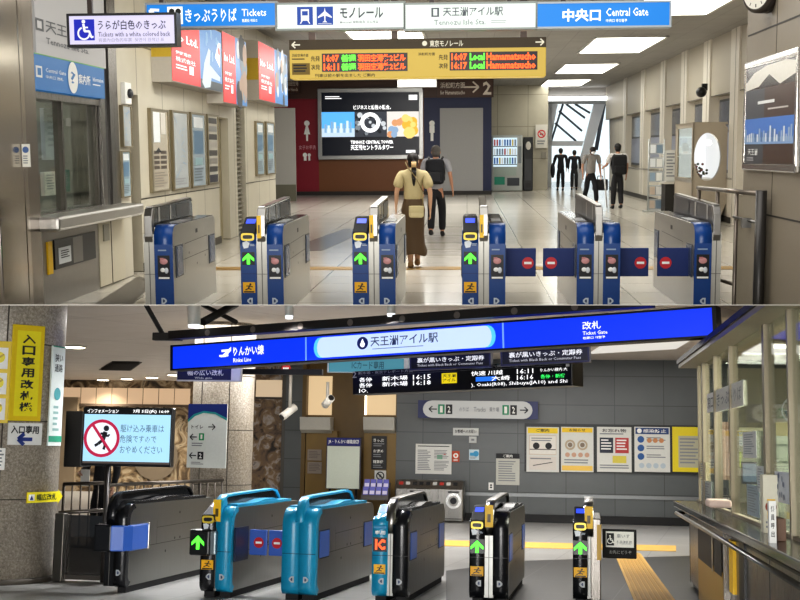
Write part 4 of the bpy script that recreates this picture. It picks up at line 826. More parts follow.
        for c in 'lr':
            hip, knee, foot, *_ = J[c]; a = add(lerp(hip, knee, .25), .092, .1, i2); b = add(knee, .074, .078, a); add((foot[0], foot[1], foot[2] + .1), .062, .068, b)
        skinned(H, 'trousers', t, N, E, m(cl['trousers'], .8, bump=.2, nscale=25), 2)
    for c in 'lr':
        foot = J[c][2]; g = G(); p = Vector(S(foot)); g.ball(p + Vector((0, .07 * k, .035 * k)), (.046 * k, .135 * k, .04 * k), m(cl['shoes'], .4)); g.ball(p + Vector((0, -.0 * k, .055 * k)), (.042 * k, .06 * k, .055 * k), m(cl['shoes'], .4)); g.build(H, 'shoe', t)
    if cl.get('ponytail'):
        g = G(); b = hd - fwd * (.1 * k); q = [(0, 0, .022), (-.03, -.05, .03), (-.045, -.14, .038), (-.04, -.24, .034), (-.03, -.33, .02), (-.025, -.37, .006)]
        for (a0, z0, r0), (a1, z1, r1) in zip(q[:-1], q[1:]): g.cyl(b + Vector((.012 * k, a0 * k, z0 * k)), b + Vector((.012 * k, a1 * k, z1 * k)), r0 * k, hm, r1 * k, 10); g.ball(b + Vector((.012 * k, a1 * k, z1 * k)), (r1 * k,) * 3, hm, 8, 6)
        g.build(H, 'ponytail', t); g = G(); g.cyl(b + Vector((.012 * k, -.03 * k, -.02 * k)), b + Vector((.012 * k, -.045 * k, -.1 * k)), .037 * k, m('#c8a878', .6)); g.build(H, 'hair_tie', t)
    return t, k
def on(H, u, v): return H.Z(u, v, 0)
STAND = dict(knee_l=(-.09, .02, .47), foot_l=(-.1, 0, 0), knee_r=(.09, .02, .47), foot_r=(.1, 0, 0), elbow_l=(-.245, -.03, 1.12), hand_l=(-.245, .05, .88), elbow_r=(.245, -.03, 1.12), hand_r=(.245, .05, .88))
def pose(**k): d = dict(STAND); d.update(k); return d
# woman with ponytail walking away
lw = on(T, 413.5, 268); wt, wk = person(T, 'woman with a ponytail in cream blouse and long brown skirt walking away', lw, .05, 1.58, pose(foot_l=(-.04, .0, 0), foot_r=(.06, .16, .02), knee_r=(.06, .14, .48), knee_l=(-.05, .05, .47), elbow_l=(-.24, -.04, 1.13), hand_l=(-.25, .06, .9), elbow_r=(.25, -.03, 1.12), hand_r=(.25, .02, .86)), dict(shirt='#b3a57e', skirt='#4e3b24', wide=True, long=False, ponytail=True, hair='#120d0c', shoes='#a8845c', skin='#c8a084'))
def bag_on(loc, rz, name, label, cat, fn):
    t = thing(T, name, label, cat, loc, rz); fn(t); return t
def shoulder(t):
    c = m('#cfc298', .5); g = G(); g.box(-.06, .14, -.235, -.165, .70, .86, c); g.build(T, 'pouch', t, .03); g = G(); g.box(-.06, .14, -.245, -.23, .77, .86, m('#bfb186', .5)); g.build(T, 'front_flap', t, .01)
    g = G(); g.tube([(.13, -.2, .85), (.13, -.17, 1.05), (.03, -.145, 1.25), (-.08, -.11, 1.38), (-.1, -.02, 1.44)], .008, m('#7a6a44', .6)); g.build(T, 'strap', t)
bag_on(lw, .05, 'shoulder_bag', 'small cream shoulder bag hanging at the back of the woman in the brown skirt', 'bag', shoulder)
# man with backpack ahead of her
lm = on(T, 436, 237); person(T, 'grey haired man in pale shirt and dark trousers walking ahead of the woman', lm, -.06, 1.72, pose(foot_l=(-.08, -.16, .04), knee_l=(-.08, .02, .47), foot_r=(.1, .2, 0), knee_r=(.1, .2, .48), elbow_r=(.27, -.05, 1.13), hand_r=(.3, .04, .88), headd=.02), dict(shirt='#a2a2a8', trousers='#17171d', hair='#5c5855', shoes='#141414', skin='#b98a70'))
def backpack(c, w=.17, z0=.98, z1=1.44):
    def f(t):
        g = G(); g.box(-w, w, -.27, -.11, z0, z1, m(c, .7, bump=.3)); g.build(T, 'main_compartment', t, .06); g = G(); g.box(-w * .75, w * .75, -.31, -.25, z0 + .03, z0 + .24, m(c, .6)); g.build(T, 'front_pocket', t, .03)
        for s in (-1, 1): g = G(); g.tube([(s * .11, -.13, z1 - .02), (s * .13, .02, z1 + .03), (s * .14, .11, z1 - .12), (s * .15, .1, z1 - .28), (s * .16, -.1, z0 + .08)], .02, m(c, .7)); g.build(T, 'strap', t)
    return f
bag_on(lm, -.06, 'backpack', 'dark backpack on the grey haired man walking ahead of the woman', 'backpack', backpack('#14161f'))
# far group
l1 = on(T, 560.5, 190.5); person(T, 'distant person in dark clothes with a coat over the arm, leftmost by the glazed exit', l1, .1, 1.66, pose(elbow_l=(-.26, .06, 1.12), hand_l=(-.24, .24, 1.02), foot_l=(-.1, .08, 0)), dict(shirt='#16161c', sleeve='long', long=True, trousers='#15151a', hair='#120f0e', shoes='#0e0e10'))
g = G(l1 + Vector((-.3, .1, .6))); g.ball(l1 + Vector((-.3, .12, .78)), (.09, .14, .3), m('#1b1b22', .8)); tag(g.build(T, 'folded_coat'), 'dark coat hanging over the arm of the leftmost distant person', 'coat')
l2 = on(T, 574, 190); person(T, 'distant dark dressed person, second from left by the glazed exit', l2, -.1, 1.58, pose(foot_r=(.1, .15, 0)), dict(shirt='#1c1e26', trousers='#2a2c30', hair='#17120f', shoes='#111113', sleeve='long'))
l3 = on(T, 590, 205); person(T, 'masked man in grey shirt leaning forward with a dark bag, facing the gates', l3, PI + .25, 1.72, pose(lean=.18, foot_l=(-.12, .2, 0), knee_l=(-.1, .18, .48), foot_r=(.12, -.22, .03), knee_r=(.1, -.02, .47), headd=.02, headf=.03, elbow_l=(-.25, .02, 1.12), hand_l=(-.25, .16, .88)), dict(shirt='#8e8a86', trousers='#14141a', hair='#1c1614', shoes='#101010', mask=True, skin='#b88c74'))
g = G(); t = thing(T, 'briefcase', 'dark bag held by the leaning masked man', 'bag', l3 + Vector((.28, -.02, 0)), .1); g.box(-.22, .22, -.05, .05, .42, .74, m('#131318', .5)); g.build(T, 'body', t, .02); g = G(); g.tube([(-.08, 0, .74), (-.07, 0, .83), (.07, 0, .83), (.08, 0, .74)], .012, BLACK); g.build(T, 'handle', t)
l4 = on(T, 617, 209); person(T, 'man in white shirt and dark trousers with a black backpack, by the right wall', l4, .12, 1.76, pose(elbow_l=(-.27, .05, 1.14), hand_l=(-.3, .27, 1.08), foot_l=(-.08, .12, 0), foot_r=(.08, -.1, .02)), dict(shirt='#c9c6c4', trousers='#222226', hair='#100d0c', shoes='#0f0f10', skin='#b0846c'))
bag_on(l4, .12, 'backpack', 'black backpack worn by the man in white shirt by the right wall', 'backpack', backpack('#0e0e12', .2, .92, 1.45))
g = G(l4 + Vector((-.35, .25, 0))); p = l4 + Vector((-.34, .3, 0)); g.tube([p + Vector((.12, .1, .02)), p + Vector((0, 0, 1.12)), p + Vector((-.06, 0, 1.2))], .022, m('#d8d8d8', .4)); tag(g.build(T, 'walking_stick'), 'thin pale stick held by the man in white shirt', 'stick')
# ================================================================== LOWER HALL: setting
FLOOR_B = tiles('lower_floor_tile', '#a9a8a6', '#a3a2a0', '#858482', .6, .6, .006, .3, 'xy', 0, .13)
DARKT = tiles('dark_floor_tile', '#2a2a2c', '#28282a', '#4a4a4c', 1.2, 1.2, .006, .35, 'xy', 0, .13)
CEIL_B = tiles('lower_ceiling_panel', '#d2c9c0', '#ccc3ba', '#a69d95', 3.0, 3.0, .008, .8, 'xy', 0, .5)
WALL_BT = tiles('grey_wall_tile', '#5d6162', '#595d5e', '#414545', 1.02, .62, .008, .35, 'xz')
GRAN = granite('grey_granite', '#7a7266', '#a0978a', '#c8bfb0', 38)
YB2 = 25.9
g = G(); g.box(-17, 10, 7, 40, -.08, 0, FLOOR_B); struct(B, g, 'floor.001')
g = G(); g.box(-17, 10, 15, 40, 3.45, 3.5, CEIL_B); struct(B, g, 'ceiling.001')
fl(B, [(446, 571), (522, 561), (690, 556), (775, 640), (446, 640)], DARKT, 'floor.002', .004)
fl(B, [(60, 600), (130, 598), (205, 576), (190, 572), (70, 585)], m('#48474a', .5), 'floor.003', .003) if False else None
TACT = m('#dcb056', .6, bump=.35, nscale=70)
g = G(); a, b, c, d = B.Z(614, 556), B.Z(640, 551), B.Z(676, 603), B.Z(634, 603)
wdt = .62; p0, p1 = (a + b) / 2, (c + d) / 2; dr = (p1 - p0).normalized(); nn = Vector((-dr.y, dr.x, 0)); L = (p1 - p0).length + 1
n0 = p0 + nn * (wdt / 2); n1 = p0 - nn * (wdt / 2); wv = (B.Z(640, 553.5).x - B.Z(614, 553.5).x) / 2; q0 = Vector((p0.x - wv, p0.y, 0)); q1 = Vector((p0.x + wv, p0.y, 0)); y2 = B.Z(640, 606).y
e0, e1 = B.Z(636, 606), B.Z(679, 606)
g.prism([q0, q1, e1, e0], (0, 0, .008), TACT)
for i in range(1, 8):
    t0 = i / 8; s0 = q0.lerp(q1, t0); s1 = e0.lerp(e1, t0); dv = Vector((.018, 0, 0)); g.prism([s0 - dv, s0 + dv, s1 + dv, s1 - dv], (0, 0, .014), m('#c89a40', .6))
struct(B, g, 'trim_9')
g = G(); a, b, c, d = B.Z(440, 540.5), B.Z(676, 546), B.Z(676, 551.5), B.Z(440, 546); g.prism([a, b, c, d], (0, 0, .008), TACT); struct(B, g, 'hall_divider0')
# back wall (tiled) with brown bay and marble bay, deep mural wall at the left
def xB(u, Y=YB2, v=449): return B.Y(u, v, Y).x
g = G(); g.box(xB(396), 9.5, YB2, YB2 + .3, 0, 3.45, WALL_BT); g.box(xB(284), xB(301), YB2, YB2 + .3, 0, 3.45, WALL_BT)
g.box(xB(396), 9.5, YB2 - .03, YB2, .53, .6, m('#8a8d8f', .35, .5)); struct(B, g, 'wall_back.001')
g = G(); g.box(xB(396), 9.5, YB2 - .05, YB2, 0, .17, m('#18181a', .5)); struct(B, g, 'baseboard_back.001')
BRN = m('#6b5428', .42, var=.18, nscale=3); LIT = m('#e8cba0', .6, e=.7)
g = G(); g.box(xB(301), xB(396), YB2 + .25, YB2 + .4, 0, 3.45, BRN); g.box(xB(301), xB(305), YB2, YB2 + .3, 0, 3.45, BRN)
for u0, u1 in ((306, 337), (364, 396)): g.box(xB(u0), xB(u1), YB2 - .02, YB2 + .25, 0, B.Y(400, 432, YB2).z, m('#7b622e', .42, var=.15, nscale=3))
struct(B, g, 'wall_bay')
for i, (u0, u1) in enumerate(((301.5, 333), (365, 397))):
    t = thing(B, 'wall_uplight', ('left' if i == 0 else 'right') + ' warm lit recess with a grey trough below it, on the brown wall', 'wall light', Vector((xB((u0 + u1) / 2), YB2, 2.0)), 0, 'lit recesses in the brown wall'); o = Vector((xB((u0 + u1) / 2), YB2, 2.0))
    F = fY(B, u0 - 2, 417, u1 - 3, 433, YB2 - .25); g = G(o); g.prism([F.pt(0, 0, 0), F.pt(0, .8, -.05), F.pt(0, 1, -.2), F.pt(0, 1, -.4), F.pt(0, 0, -.4)], (F.w, 0, 0), m('#bab8b0', .45)); g.build(B, 'trough', t)
    F = fY(B, u0, 376, u1 - 1, 415, YB2 + .22); g = G(o); g.board(F, .02, LIT); g.build(B, 'lit_panel', t); g = G(o); g.board(F, .03, m('#fff2d8', .5, e=3), .0, 0, .06, 1, .01); g.build(B, 'light_strip', t)
MARB = mural('veined_brown_marble', ('#2c2622', '#6d5a4a', '#80694c', '#a8a09a', '#4a423c'), 3.2, 2.0)
g = G(); g.box(xB(252), xB(285), YB2 + .1, YB2 + .3, 0, 3.45, MARB); F = fY(B, 256, 380, 282, 397, YB2 + .09); g.board(F, .02, m('#e8cfae', .6, e=.55)); g.board(F, .05, m('#4a4440', .5), 0, 1.0, 1, 1.12, .02); g.box(xB(281), xB(284), YB2, YB2 + .1, 0, 3.45, m('#55524e', .4)); struct(B, g, 'wall_marble')
YD = 36
MUR = mural('dark_painted_mural', ('#2a241e', '#5c4c3a', '#8f7a5e', '#b8a88e', '#443a30'), 1.7, 3)
g = G(); g.box(-17, xB(260, YD), YD, YD + .2, 0, 3.45, MUR); F = fY(B, 60, 388, 190, 404, YD - .02)
g.board(F, .05, m('#e0bf9c', .6, e=.6)); g.box(-17, xB(78, YD), YD - .2, YD - .05, 0, 2.9, m('#a08f78', .6))
for i in range(7): g.board(F, .06, m('#7a6450', .5), .16 + i * .12, 0, .164 + i * .12, 1, .01)
g.board(F, .1, m('#6a5a4c', .5), 0, 1, 1, 1.15, .05); struct(B, g, 'wall_mural')
F = fY(B, 131, 428, 180, 480, YD - .06); g = G(F.base())
g.disc(F, .5, .55, F.h * .45, m('#7c6f5e', .5, var=.2, nscale=2), 0, 32); g.disc(F, .62, .5, F.h * .25, m('#8c7d68', .5, var=.2, nscale=2), .004, 32); o = g.build(B, 'hall_divider1'); o['kind'] = 'structure'
g = G(); g.box(-17, -16.9, 8, 40, 0, 3.45, m('#8a8074', .6)); struct(B, g, 'wall_left.001')
g = G(); g.box(9.5, 9.6, 5, 40, 0, 3.45, m('#8f938c', .6)); struct(B, g, 'wall_right.001')
# ceiling details
for i, (u, v, big) in enumerate(((75, 346.5, 1.5), (103, 379.5, 1), (127, 378.5, 1), (152, 377, 1), (174, 374.5, 1))):
    p = B.Z(u, v, 3.44); g = G(p); r = .17 * (1.15 if big > 1 else 1); g.cyl(p + Vector((0, 0, -.02)), p + Vector((0, 0, .01)), r + .04, m('#b8b2aa', .4), n=20); g.cyl(p + Vector((0, 0, -.03)), p + Vector((0, 0, -.02)), r, m('#fff4dc', .5, e=9), n=20)
    tag(g.build(B, 'downlight'), ['round recessed downlight nearest on the left ceiling', 'round ceiling downlight farthest left of the distant row', 'second from left of the distant ceiling downlights', 'third from left of the distant ceiling downlights', 'rightmost of the distant ceiling downlights, above the round pillar'][i], 'ceiling light', 'downlights in the lower hall ceiling')
loc = B.Z(121, 365.5, 3.44); t = thing(B, 'ceiling_vent', 'dark rectangular vent grille in the ceiling left of the blue sign', 'vent', loc); a, b = B.Z(101, 368.5, 3.44), B.Z(141, 362.5, 3.44)
g = G(loc); g.prism([B.Z(99, 369.5, 3.44), B.Z(131, 370, 3.44), B.Z(142, 362, 3.44), B.Z(112, 361.5, 3.44)], (0, 0, -.02), m('#5a5048', .6)); g.build(B, 'frame', t)
g = G(loc)
for k in range(9):
    f = .06 + k * .11; p, q = B.Z(101, 369, 3.42).lerp(B.Z(113, 362, 3.42), f), B.Z(129.5, 369.5, 3.42).lerp(B.Z(140, 362.3, 3.42), f); g.cyl(p, q, .05, m('#2c2824', .7), n=6)
g.build(B, 'slats', t)
g = G(); a = [B.Z(u, v, 3.44) for u, v in ((590, 352.5), (676, 347.5), (700, 333), (610, 340))]; g.prism(a, (0, 0, -.03), m('#e8e4dc', .5, e=.7)); tag(g.build(B, 'ceiling_light_panel'), 'pale lit ceiling panel right of the black ticket signs', 'ceiling light')
# ------------------------------------------------------------------ granite pillars
def pillar(name, u, r_px, Y, sub):
    c = B.Y(u, 449, Y); r = r_px / FPX * Y; c = Vector((c.x, Y + r, 0)); g = G(c); g.cyl(c, c + Vector((0, 0, 3.6)), r, GRAN, n=48)
    for z in (.9, 1.75, 2.6): g.cyl(c + Vector((0, 0, z)), c + Vector((0, 0, z + .012)), r + .002, m('#4a443c', .6), n=48)
    g.cyl(c, c + Vector((0, 0, .06)), r + .03, m('#5a544c', .6), n=48)
    for a in (-1.1, -2.05): d = Vector((math.cos(a), math.sin(a), 0)); g.box(c.x + d.x * r - .006, c.x + d.x * r + .006, c.y + d.y * r - .006, c.y + d.y * r + .006, 0, 3.6, m('#4a443c', .6))
    o = struct(B, g, name); return c, r
cp, rp = pillar('hall_divider2', -28, 64, 12.3, 0)
cq, rq = pillar('hall_divider3', 213, 32, 18.2, 0)
def curved_sign(c, r, a0, a1, z0, z1, off, n=8):
    """quad strip on a pillar; angles in degrees from +x"""
    return [(math.radians(a0 + (a1 - a0) * k / n)) for k in range(n + 1)]
def onpillar(u0, v0, u1, v1, c, r, off=.015):
    """flat face tangent to a pillar whose pixel rectangle is given"""
    um, vm = (u0 + u1) / 2, (v0 + v1) / 2
    d = B.ray(um, vm); o = Vector((0, 0, B.h)); R = r + off; ox, oy = o.x - c.x, o.y - c.y
    A = d.x * d.x + d.y * d.y; Bq = 2 * (ox * d.x + oy * d.y); Cq = ox * ox + oy * oy - R * R; k = (-Bq - math.sqrt(max(0, Bq * Bq - 4 * A * Cq))) / (2 * A); p = o + d * k
    n = Vector((p.x - c.x, p.y - c.y, 0)).normalized(); rr = Vector((0, 0, 1)).cross(n)
    def hit(u, v):
        d = B.ray(u, v); k = (p - o).dot(n) / d.dot(n); return o + d * k
    q0, q1 = hit(u0, vm), hit(u1, vm); zt, zb = hit(um, v0).z, hit(um, v1).z
    return Face(Vector((q0.x, q0.y, zt)) , rr, (0, 0, 1), (q1 - q0).dot(rr), zt - zb)
def pillar_sign(name, label, cat, rect, c, r, board, draw, th=.02, group=None):
    F = onpillar(*rect, c, r, .03); loc = F.base(); t = thing(B, name, label, cat, loc, 0, group); g = G(loc); g.board(F, th, board); g.build(B, 'panel', t, .004); g = G(loc); draw(g, F); g.build(B, 'lettering', t); return t
YEL2 = m('#e6c81c', .45); YEL3 = m('#f0e228', .45)
def p1(g, F):
    g.rect(F, .15, .06, .88, .95, YEL3, .003)
    for i, ch in enumerate('入口専用改札機'): g.text(F, ch, .32, .1 + i * .118, .72, .1 + i * .118 + .095, INK, .006, .03)
pillar_sign('pillar_sign', 'tall yellow vertical sign for entrance only gates on the left granite pillar', 'sign', (10.5, 325, 43, 421), cp, rp, YEL2, p1)
def p2(g, F):
    for i in range(3): g.rect(F, .1, .08 + i * .31, .86, .34 + i * .31, WHITE, .003); g.disc(F, .5, .2 + i * .31, .06, YEL3, .005); g.line(F, (.3, .24 + i * .31), (.7, .16 + i * .31), .02, m('#c8a818', .4), .006)
pillar_sign('pillar_sign', 'yellow sign with three white picture boxes at left edge of the left pillar', 'sign', (-14, 341, 10, 423), cp, rp, YEL2, p2)
def p3(g, F): g.text(F, '入口専用', .08, .12, .9, .5, INK, .004, .03); arrow(g, Face(F.pt(0, 0, .002), F.r, F.u, F.w, F.h), .5, .74, .16, 180, m('#2a3f8a', .4), .25)
pillar_sign('pillar_sign', 'white entrance only plate with a blue left arrow under the yellow signs', 'sign', (8, 423, 42, 445), cp, rp, m('#e6e6e2', .5), p3)
def p4(g, F):
    g.rect(F, 0, .9, 1, .96, m('#1f9a7a', .5), .003); g.disc(F, .5, .48, .07, m('#3aa0a8', .5), .003); g.text(F, '狭い', .2, .08, .8, .16, INK, .004); g.text(F, '通路', .2, .18, .8, .26, INK, .004); g.lines(F, .25, .6, .75, .88, 5, m('#8fb4b0', .5), .003); g.rect(F, 0, 0, 1, .012, m('#1f9a7a', .5), .003)
pillar_sign('pillar_poster', 'narrow white and green poster at the right side of the left granite pillar', 'poster', (50.5, 346, 63.5, 446), cp, rp, m('#dfe8e4', .5), p4)
def p5(g, F): g.poly(F, [(0, .15), (.86, .15), (.86, 0), (1, .5), (.86, 1), (.86, .85), (0, .85)], YEL3, .003); g.text(F, '幅広改札', .26, .28, .82, .72, m('#3a4a1a', .5), .005, .02); g.rect(F, .04, .3, .2, .7, WHITE, .004); g.poly(F, [(.07, .66), (.12, .34), (.17, .66)], m('#2a3f8a', .4), .005)
F = onpillar(27, 489.5, 62.5, 504.5, cp, rp, .03); g = G(F.base()); p5(g, F); g.board(F, .01, YEL2, 0, .15, .86, .85); tag(g.build(B, 'arrow_sign'), 'small yellow arrow shaped sign low on the left granite pillar', 'sign')
F = onpillar(-6, 448, 5, 470, cp, rp, .03); g = G(F.base()); g.board(F, .01, WHITE); g.lines(F, .1, .1, .9, .9, 5, GREYINK); tag(g.build(B, 'paper_notice'), 'white paper notice at the picture edge on the left granite pillar', 'notice')
def p6(g, F):
    g.rect(F, 0, 0, 1, .1, m('#1b2f7a', .5), .003); g.poly(F, [(0, .1), (1, .1), (1, .22), (.7, .13), (.4, .11), (.15, .16), (0, .25)], m('#1b2f7a', .5), .0031); g.poly(F, [(0, .25), (.15, .16), (.4, .11), (.7, .13), (1, .22), (1, .26), (.7, .16), (.4, .14), (.18, .19), (0, .29)], m('#2a9a9a', .5), .0035)
    g.text(F, 'トイレ', .1, .33, .4, .39, INK, .005); arrow(g, Face(F.pt(0, 0, .002), F.r, F.u, F.w, F.h), .62, .36, .12, 0, INK, .12)
    arrow(g, Face(F.pt(0, 0, .002), F.r, F.u, F.w, F.h), .16, .52, .12, 180, INK, .14); g.rect(F, .3, .46, .43, .57, m('#1a9a60', .5), .004); g.text(F, '1', .34, .48, .39, .55, WHITE, .006, .03); g.lines(F, .12, .61, .5, .68, 2, GREYINK, .004)
    arrow(g, Face(F.pt(0, 0, .002), F.r, F.u, F.w, F.h), .16, .81, .12, 180, INK, .14); g.rect(F, .28, .75, .43, .87, INK, .004); g.text(F, '2', .32, .77, .39, .85, WHITE, .006, .03); g.lines(F, .12, .91, .45, .96, 2, GREYINK, .004)
pillar_sign('platform_guide', 'white platform guide with navy top and arrows on the round middle pillar', 'sign', (187.5, 404, 226.5, 468), cq, rq, m('#dfe4e0', .5), p6)
# ------------------------------------------------------------------ hanging sign gantry
def quadface(H, uv0, uv1, Y0, Y1, hpx0):
    """sign face between two pixel points on its top edge, each with its depth"""
    a, b = H.Y(*uv0, Y0), H.Y(*uv1, Y1); r = (b - a); w = r.length; r = r.normalized(); n = r.cross(Vector((0, 0, 1))).normalized(); u = n.cross(r); return Face(a, r, u, w, hpx0 / FPX * Y0)
SIGNB = m('#0a3cf0', .4, e=.85); SIGNW = m('#c4d8fa', .5, e=.9); NV = m('#0a0c14', .4)
F = quadface(B, (173, 346.5), (712, 307.0), 14.9, 12.6, 23.5); loc = F.base(); t = thing(B, 'station_sign', 'long blue and white lit hanging sign naming the station and ticket gates', 'sign', loc)
g = G(loc); g.board(F, .2, SIGNB, l=0); g.build(B, 'panel', t)
g = G(loc); 
for q in ((-.004, -.05, 1.006, .02), (-.004, 1, 1.006, 1.07), (-.004, .0, .0, 1), (1, 0, 1.006, 1)): g.board(F, .24, NV, *q, l=.02)
g.build(B, 'frame', t)
g = G(loc); Fm = Face(F.pt(.307, .08, .003), F.r, F.u, F.w * .344, F.h * .84); pts = []
for s in (0, 1):
    for k in range(9):
        th = math.radians((90 + 180 * k / 8) if s == 0 else (-90 + 180 * k / 8)); rr = .5; asp = Fm.h / Fm.w; cx = rr * asp * .7 if s == 0 else 1 - rr * asp * .7; pts.append((cx + rr * asp * .7 * math.cos(th), .5 - .5 * math.sin(th)))
g.poly(Fm, pts, m('#5cc8f8', .5, e=.9), .001); g.poly(Fm, [(.02 + .96 * a, .0 + 1.0 * b) for a, b in pts], SIGNW, .003); g.build(B, 'name_panel', t)
g = G(loc); W = m('#ffffff', .5, e=1.0); k = m('#44508a', .5)
g.text(Fm, '天王洲アイル駅', .33, .14, .7, .62, k, .006, .01); g.lines(Fm, .34, .72, .68, .8, 1, m('#8fa4d8', .5), .006); g.disc(Fm, .285, .42, .075, m('#1a2f8a', .5), .006); g.poly(Fm, [(.285, .2), (.3, .5), (.27, .5)], W, .008); g.disc(Fm, .285, .5, .03, W, .009)
for a in (.291, .664): g.rect(F, a - .0015, 0, a + .0015, 1, m('#7aa8f8', .5, e=.8), .004)
g.text(F, 'りんかい線', .137, .2, .203, .62, W, .006, .02); g.text(F, 'Rinkai Line', .137, .7, .176, .88, W, .006); g.poly(F, [(.108, .62), (.132, .2), (.132, .36), (.12, .62)], W, .006); g.rect(F, .111, .3, .13, .4, W, .006); g.rect(F, .106, .52, .126, .6, W, .006)
g.text(F, '改札', .798, .2, .828, .5, W, .006, .01); g.text(F, 'Ticket Gate', .798, .56, .838, .7, W, .006, .01); g.text(F, '检票口 개찰구', .798, .76, .834, .86, W, .006); g.build(B, 'lettering', t)
# dark truss the sign hangs from
F2 = quadface(B, (168, 331), (650, 296), 14.6, 12.4, 8.5); loc = F2.base(); t = thing(B, 'sign_truss', 'dark steel beam with bolts above the long blue sign', 'beam', loc)
TR = m('#231f1d', .45); g = G(loc); g.board(F2, .18, TR); g.build(B, 'beam', t)
for i in range(8): g = G(loc); g.disc(F2, .1 + i * .11, .55, .04, m('#6a625c', .4), .006, 12); g.build(B, 'bolt', t)
g = G(loc); p = F2.pt(-.02, .6, -.05); g.box(p.x - .12, p.x + .25, p.y - .06, p.y + .06, p.z - .05, p.z + .05, TR); g.build(B, 'beam_end', t, .01)
g = G(loc); g.cyl(p + Vector((.02, 0, 0)), B.Y(145, 303, 14.5), .03, TR); g.cyl(B.Y(203, 322, 14.6), B.Y(236, 304, 15.2), .05, TR); g.cyl(B.Y(236, 322, 14.8), B.Y(203, 305, 15.4), .03, TR); g.build(B, 'brace', t)
for i, (u, v0, v1, Y, nm) in enumerate(((194, 303, 328, 14.3, 'leftmost and largest'), (289, 304, 319, 13.9, 'middle'), (391, 303, 317, 13.5, 'rightmost'))):
    a, b = B.Y(u, v0, Y), B.Y(u, v1, Y); r = .08 if i == 0 else .05; g = G(b); g.cyl(a, b + Vector((0, 0, .04)), r, m('#d0ccc4', .4)); g.cyl(b + Vector((0, 0, .04)), b, r, m('#f0f4f8', .4, e=1.2), r * .85); tag(g.build(B, 'spotlight'), nm + ' of the white cylinder spotlights on the dark beam', 'spotlight', 'spotlights on the dark beam')
# smaller hanging signs
def d7(g, F): g.rect(F, .0, .04, .86, .96, m('#141a58', .4), .003); g.text(F, '幅の広い改札', .16, .12, .74, .62, WHITE, .006, .02); g.text(F, 'Wide gate', .28, .72, .56, .92, WHITE, .006)
sign_box(B, fY(B, 177.5, 368, 240, 380.5, 15.2), .08, 'gate_sign', 'small navy sign for the wide gate under the left end of the blue sign', 'sign', m('#e8e8f0', .5), m('#c8c8d0', .5), d7, frame=.01)
def d8(g, F): g.text(F, 'ICカード専用', .3, .2, .7, .8, m('#235a6a', .5), .006); g.rect(F, 0, .0, .01, 1, WHITE); g.rect(F, .95, 0, 1, 1, WHITE)
sign_box(B, fY(B, 328, 358.5, 408, 372, 16.5), .08, 'gate_sign', 'pale teal hanging sign for card gates beneath the white station name', 'sign', m('#63b8cc', .5, e=.35), m('#c8d8dc', .5), d8, frame=.01)
g = G((0, 0, 0)); F = fY(B, 240, 369, 322, 374.5, 17.5); sign_box(B, F, .1, 'sign_bar', 'plain black bar hanging under the blue sign beside the red no entry disc', 'sign bar', BLACK, BLACK, None, frame=0)
F = quadface(B, (411, 356.5), (489, 353), 14.5, 14.3, 12.5)
def d9(g, F): g.text(F, '裏が黒いきっぷ・定期券', .08, .14, .94, .56, m('#f0f0f2', .5, e=.8), .005, .015); g.text(F, 'Ticket with Black Back or Commuter Pass', .08, .66, .92, .86, m('#d0d0d4', .5, e=.6), .005)
sign_box(B, F, .1, 'ticket_sign', 'black hanging sign with white text under the white station name panel', 'sign', m('#15151a', .3), m('#2a2a50', .4), d9, 'black ticket signs', frame=.02)
F = quadface(B, (502, 351), (587.5, 346.5), 14.2, 14.0, 13.5)
sign_box(B, F, .1, 'ticket_sign', 'black hanging sign with white text under the right blue panel', 'sign', m('#15151a', .3), m('#2a2a50', .4), d9, 'black ticket signs', frame=.02)
# departure board of the lower hall
F = quadface(B, (352.5, 371.5), (572, 359.5), 15.6, 14.2, 23.5); loc = F.base(); t = thing(B, 'departure_board', 'black hanging departure board with white rows, yellow block and green text', 'departure board', loc)
g = G(loc); g.board(F, .3, m('#0b0b0d', .3)); g.build(B, 'panel', t, .01); g = G(loc); W = m('#f4f4f4', .5, e=1.1)
g.text(F, '2', 0.0, .0, .022, .28, m('#b8b8b8', .5), .004); g.text(F, '新木場・東京テレポート方面', .03, .03, .3, .16, m('#9a9a9a', .5), .004); g.text(F, '1', .975, .0, .99, .26, m('#b8b8b8', .5), .004); g.text(F, '大崎・渋谷・新宿方面', .66, .03, .9, .16, m('#9a9a9a', .5), .004); g.rect(F, .03, .2, .5, .21, m('#7a7a7a', .5), .003); g.rect(F, .52, .2, .96, .21, m('#7a7a7a', .5), .003)
g.text(F, '各停', .035, .28, .1, .48, W, .004, .012); g.text(F, '新木場', .15, .28, .275, .48, W, .004, .012); g.text(F, '16:15', .3, .28, .385, .48, W, .004, .012)
g.text(F, '各停', .035, .52, .1, .72, W, .004, .012); g.text(F, '新木場', .15, .52, .275, .72, W, .004, .012); g.text(F, '16:18', .3, .52, .385, .72, W, .004, .012); g.text(F, 'IO.', .035, .76, .08, .94, W, .004, .012)
g.text(F, '快速 川越', .57, .26, .71, .45, W, .004, .012); g.text(F, '16:11', .77, .26, .84, .45, W, .004, .012); g.text(F, 'りんかい線内 大', .87, .28, .98, .42, W, .004, .01); g.rect(F, .59, .5, .68, .68, m('#2a78f0', .5, e=.9), .003); g.text(F, '大崎', .66, .49, .74, .68, W, .006, .012); g.text(F, '16:16', .77, .5, .84, .69, W, .004, .012); g.text(F, '各停・新宿', .87, .52, .97, .68, m('#3cf06a', .5, e=1.2), .004, .01)
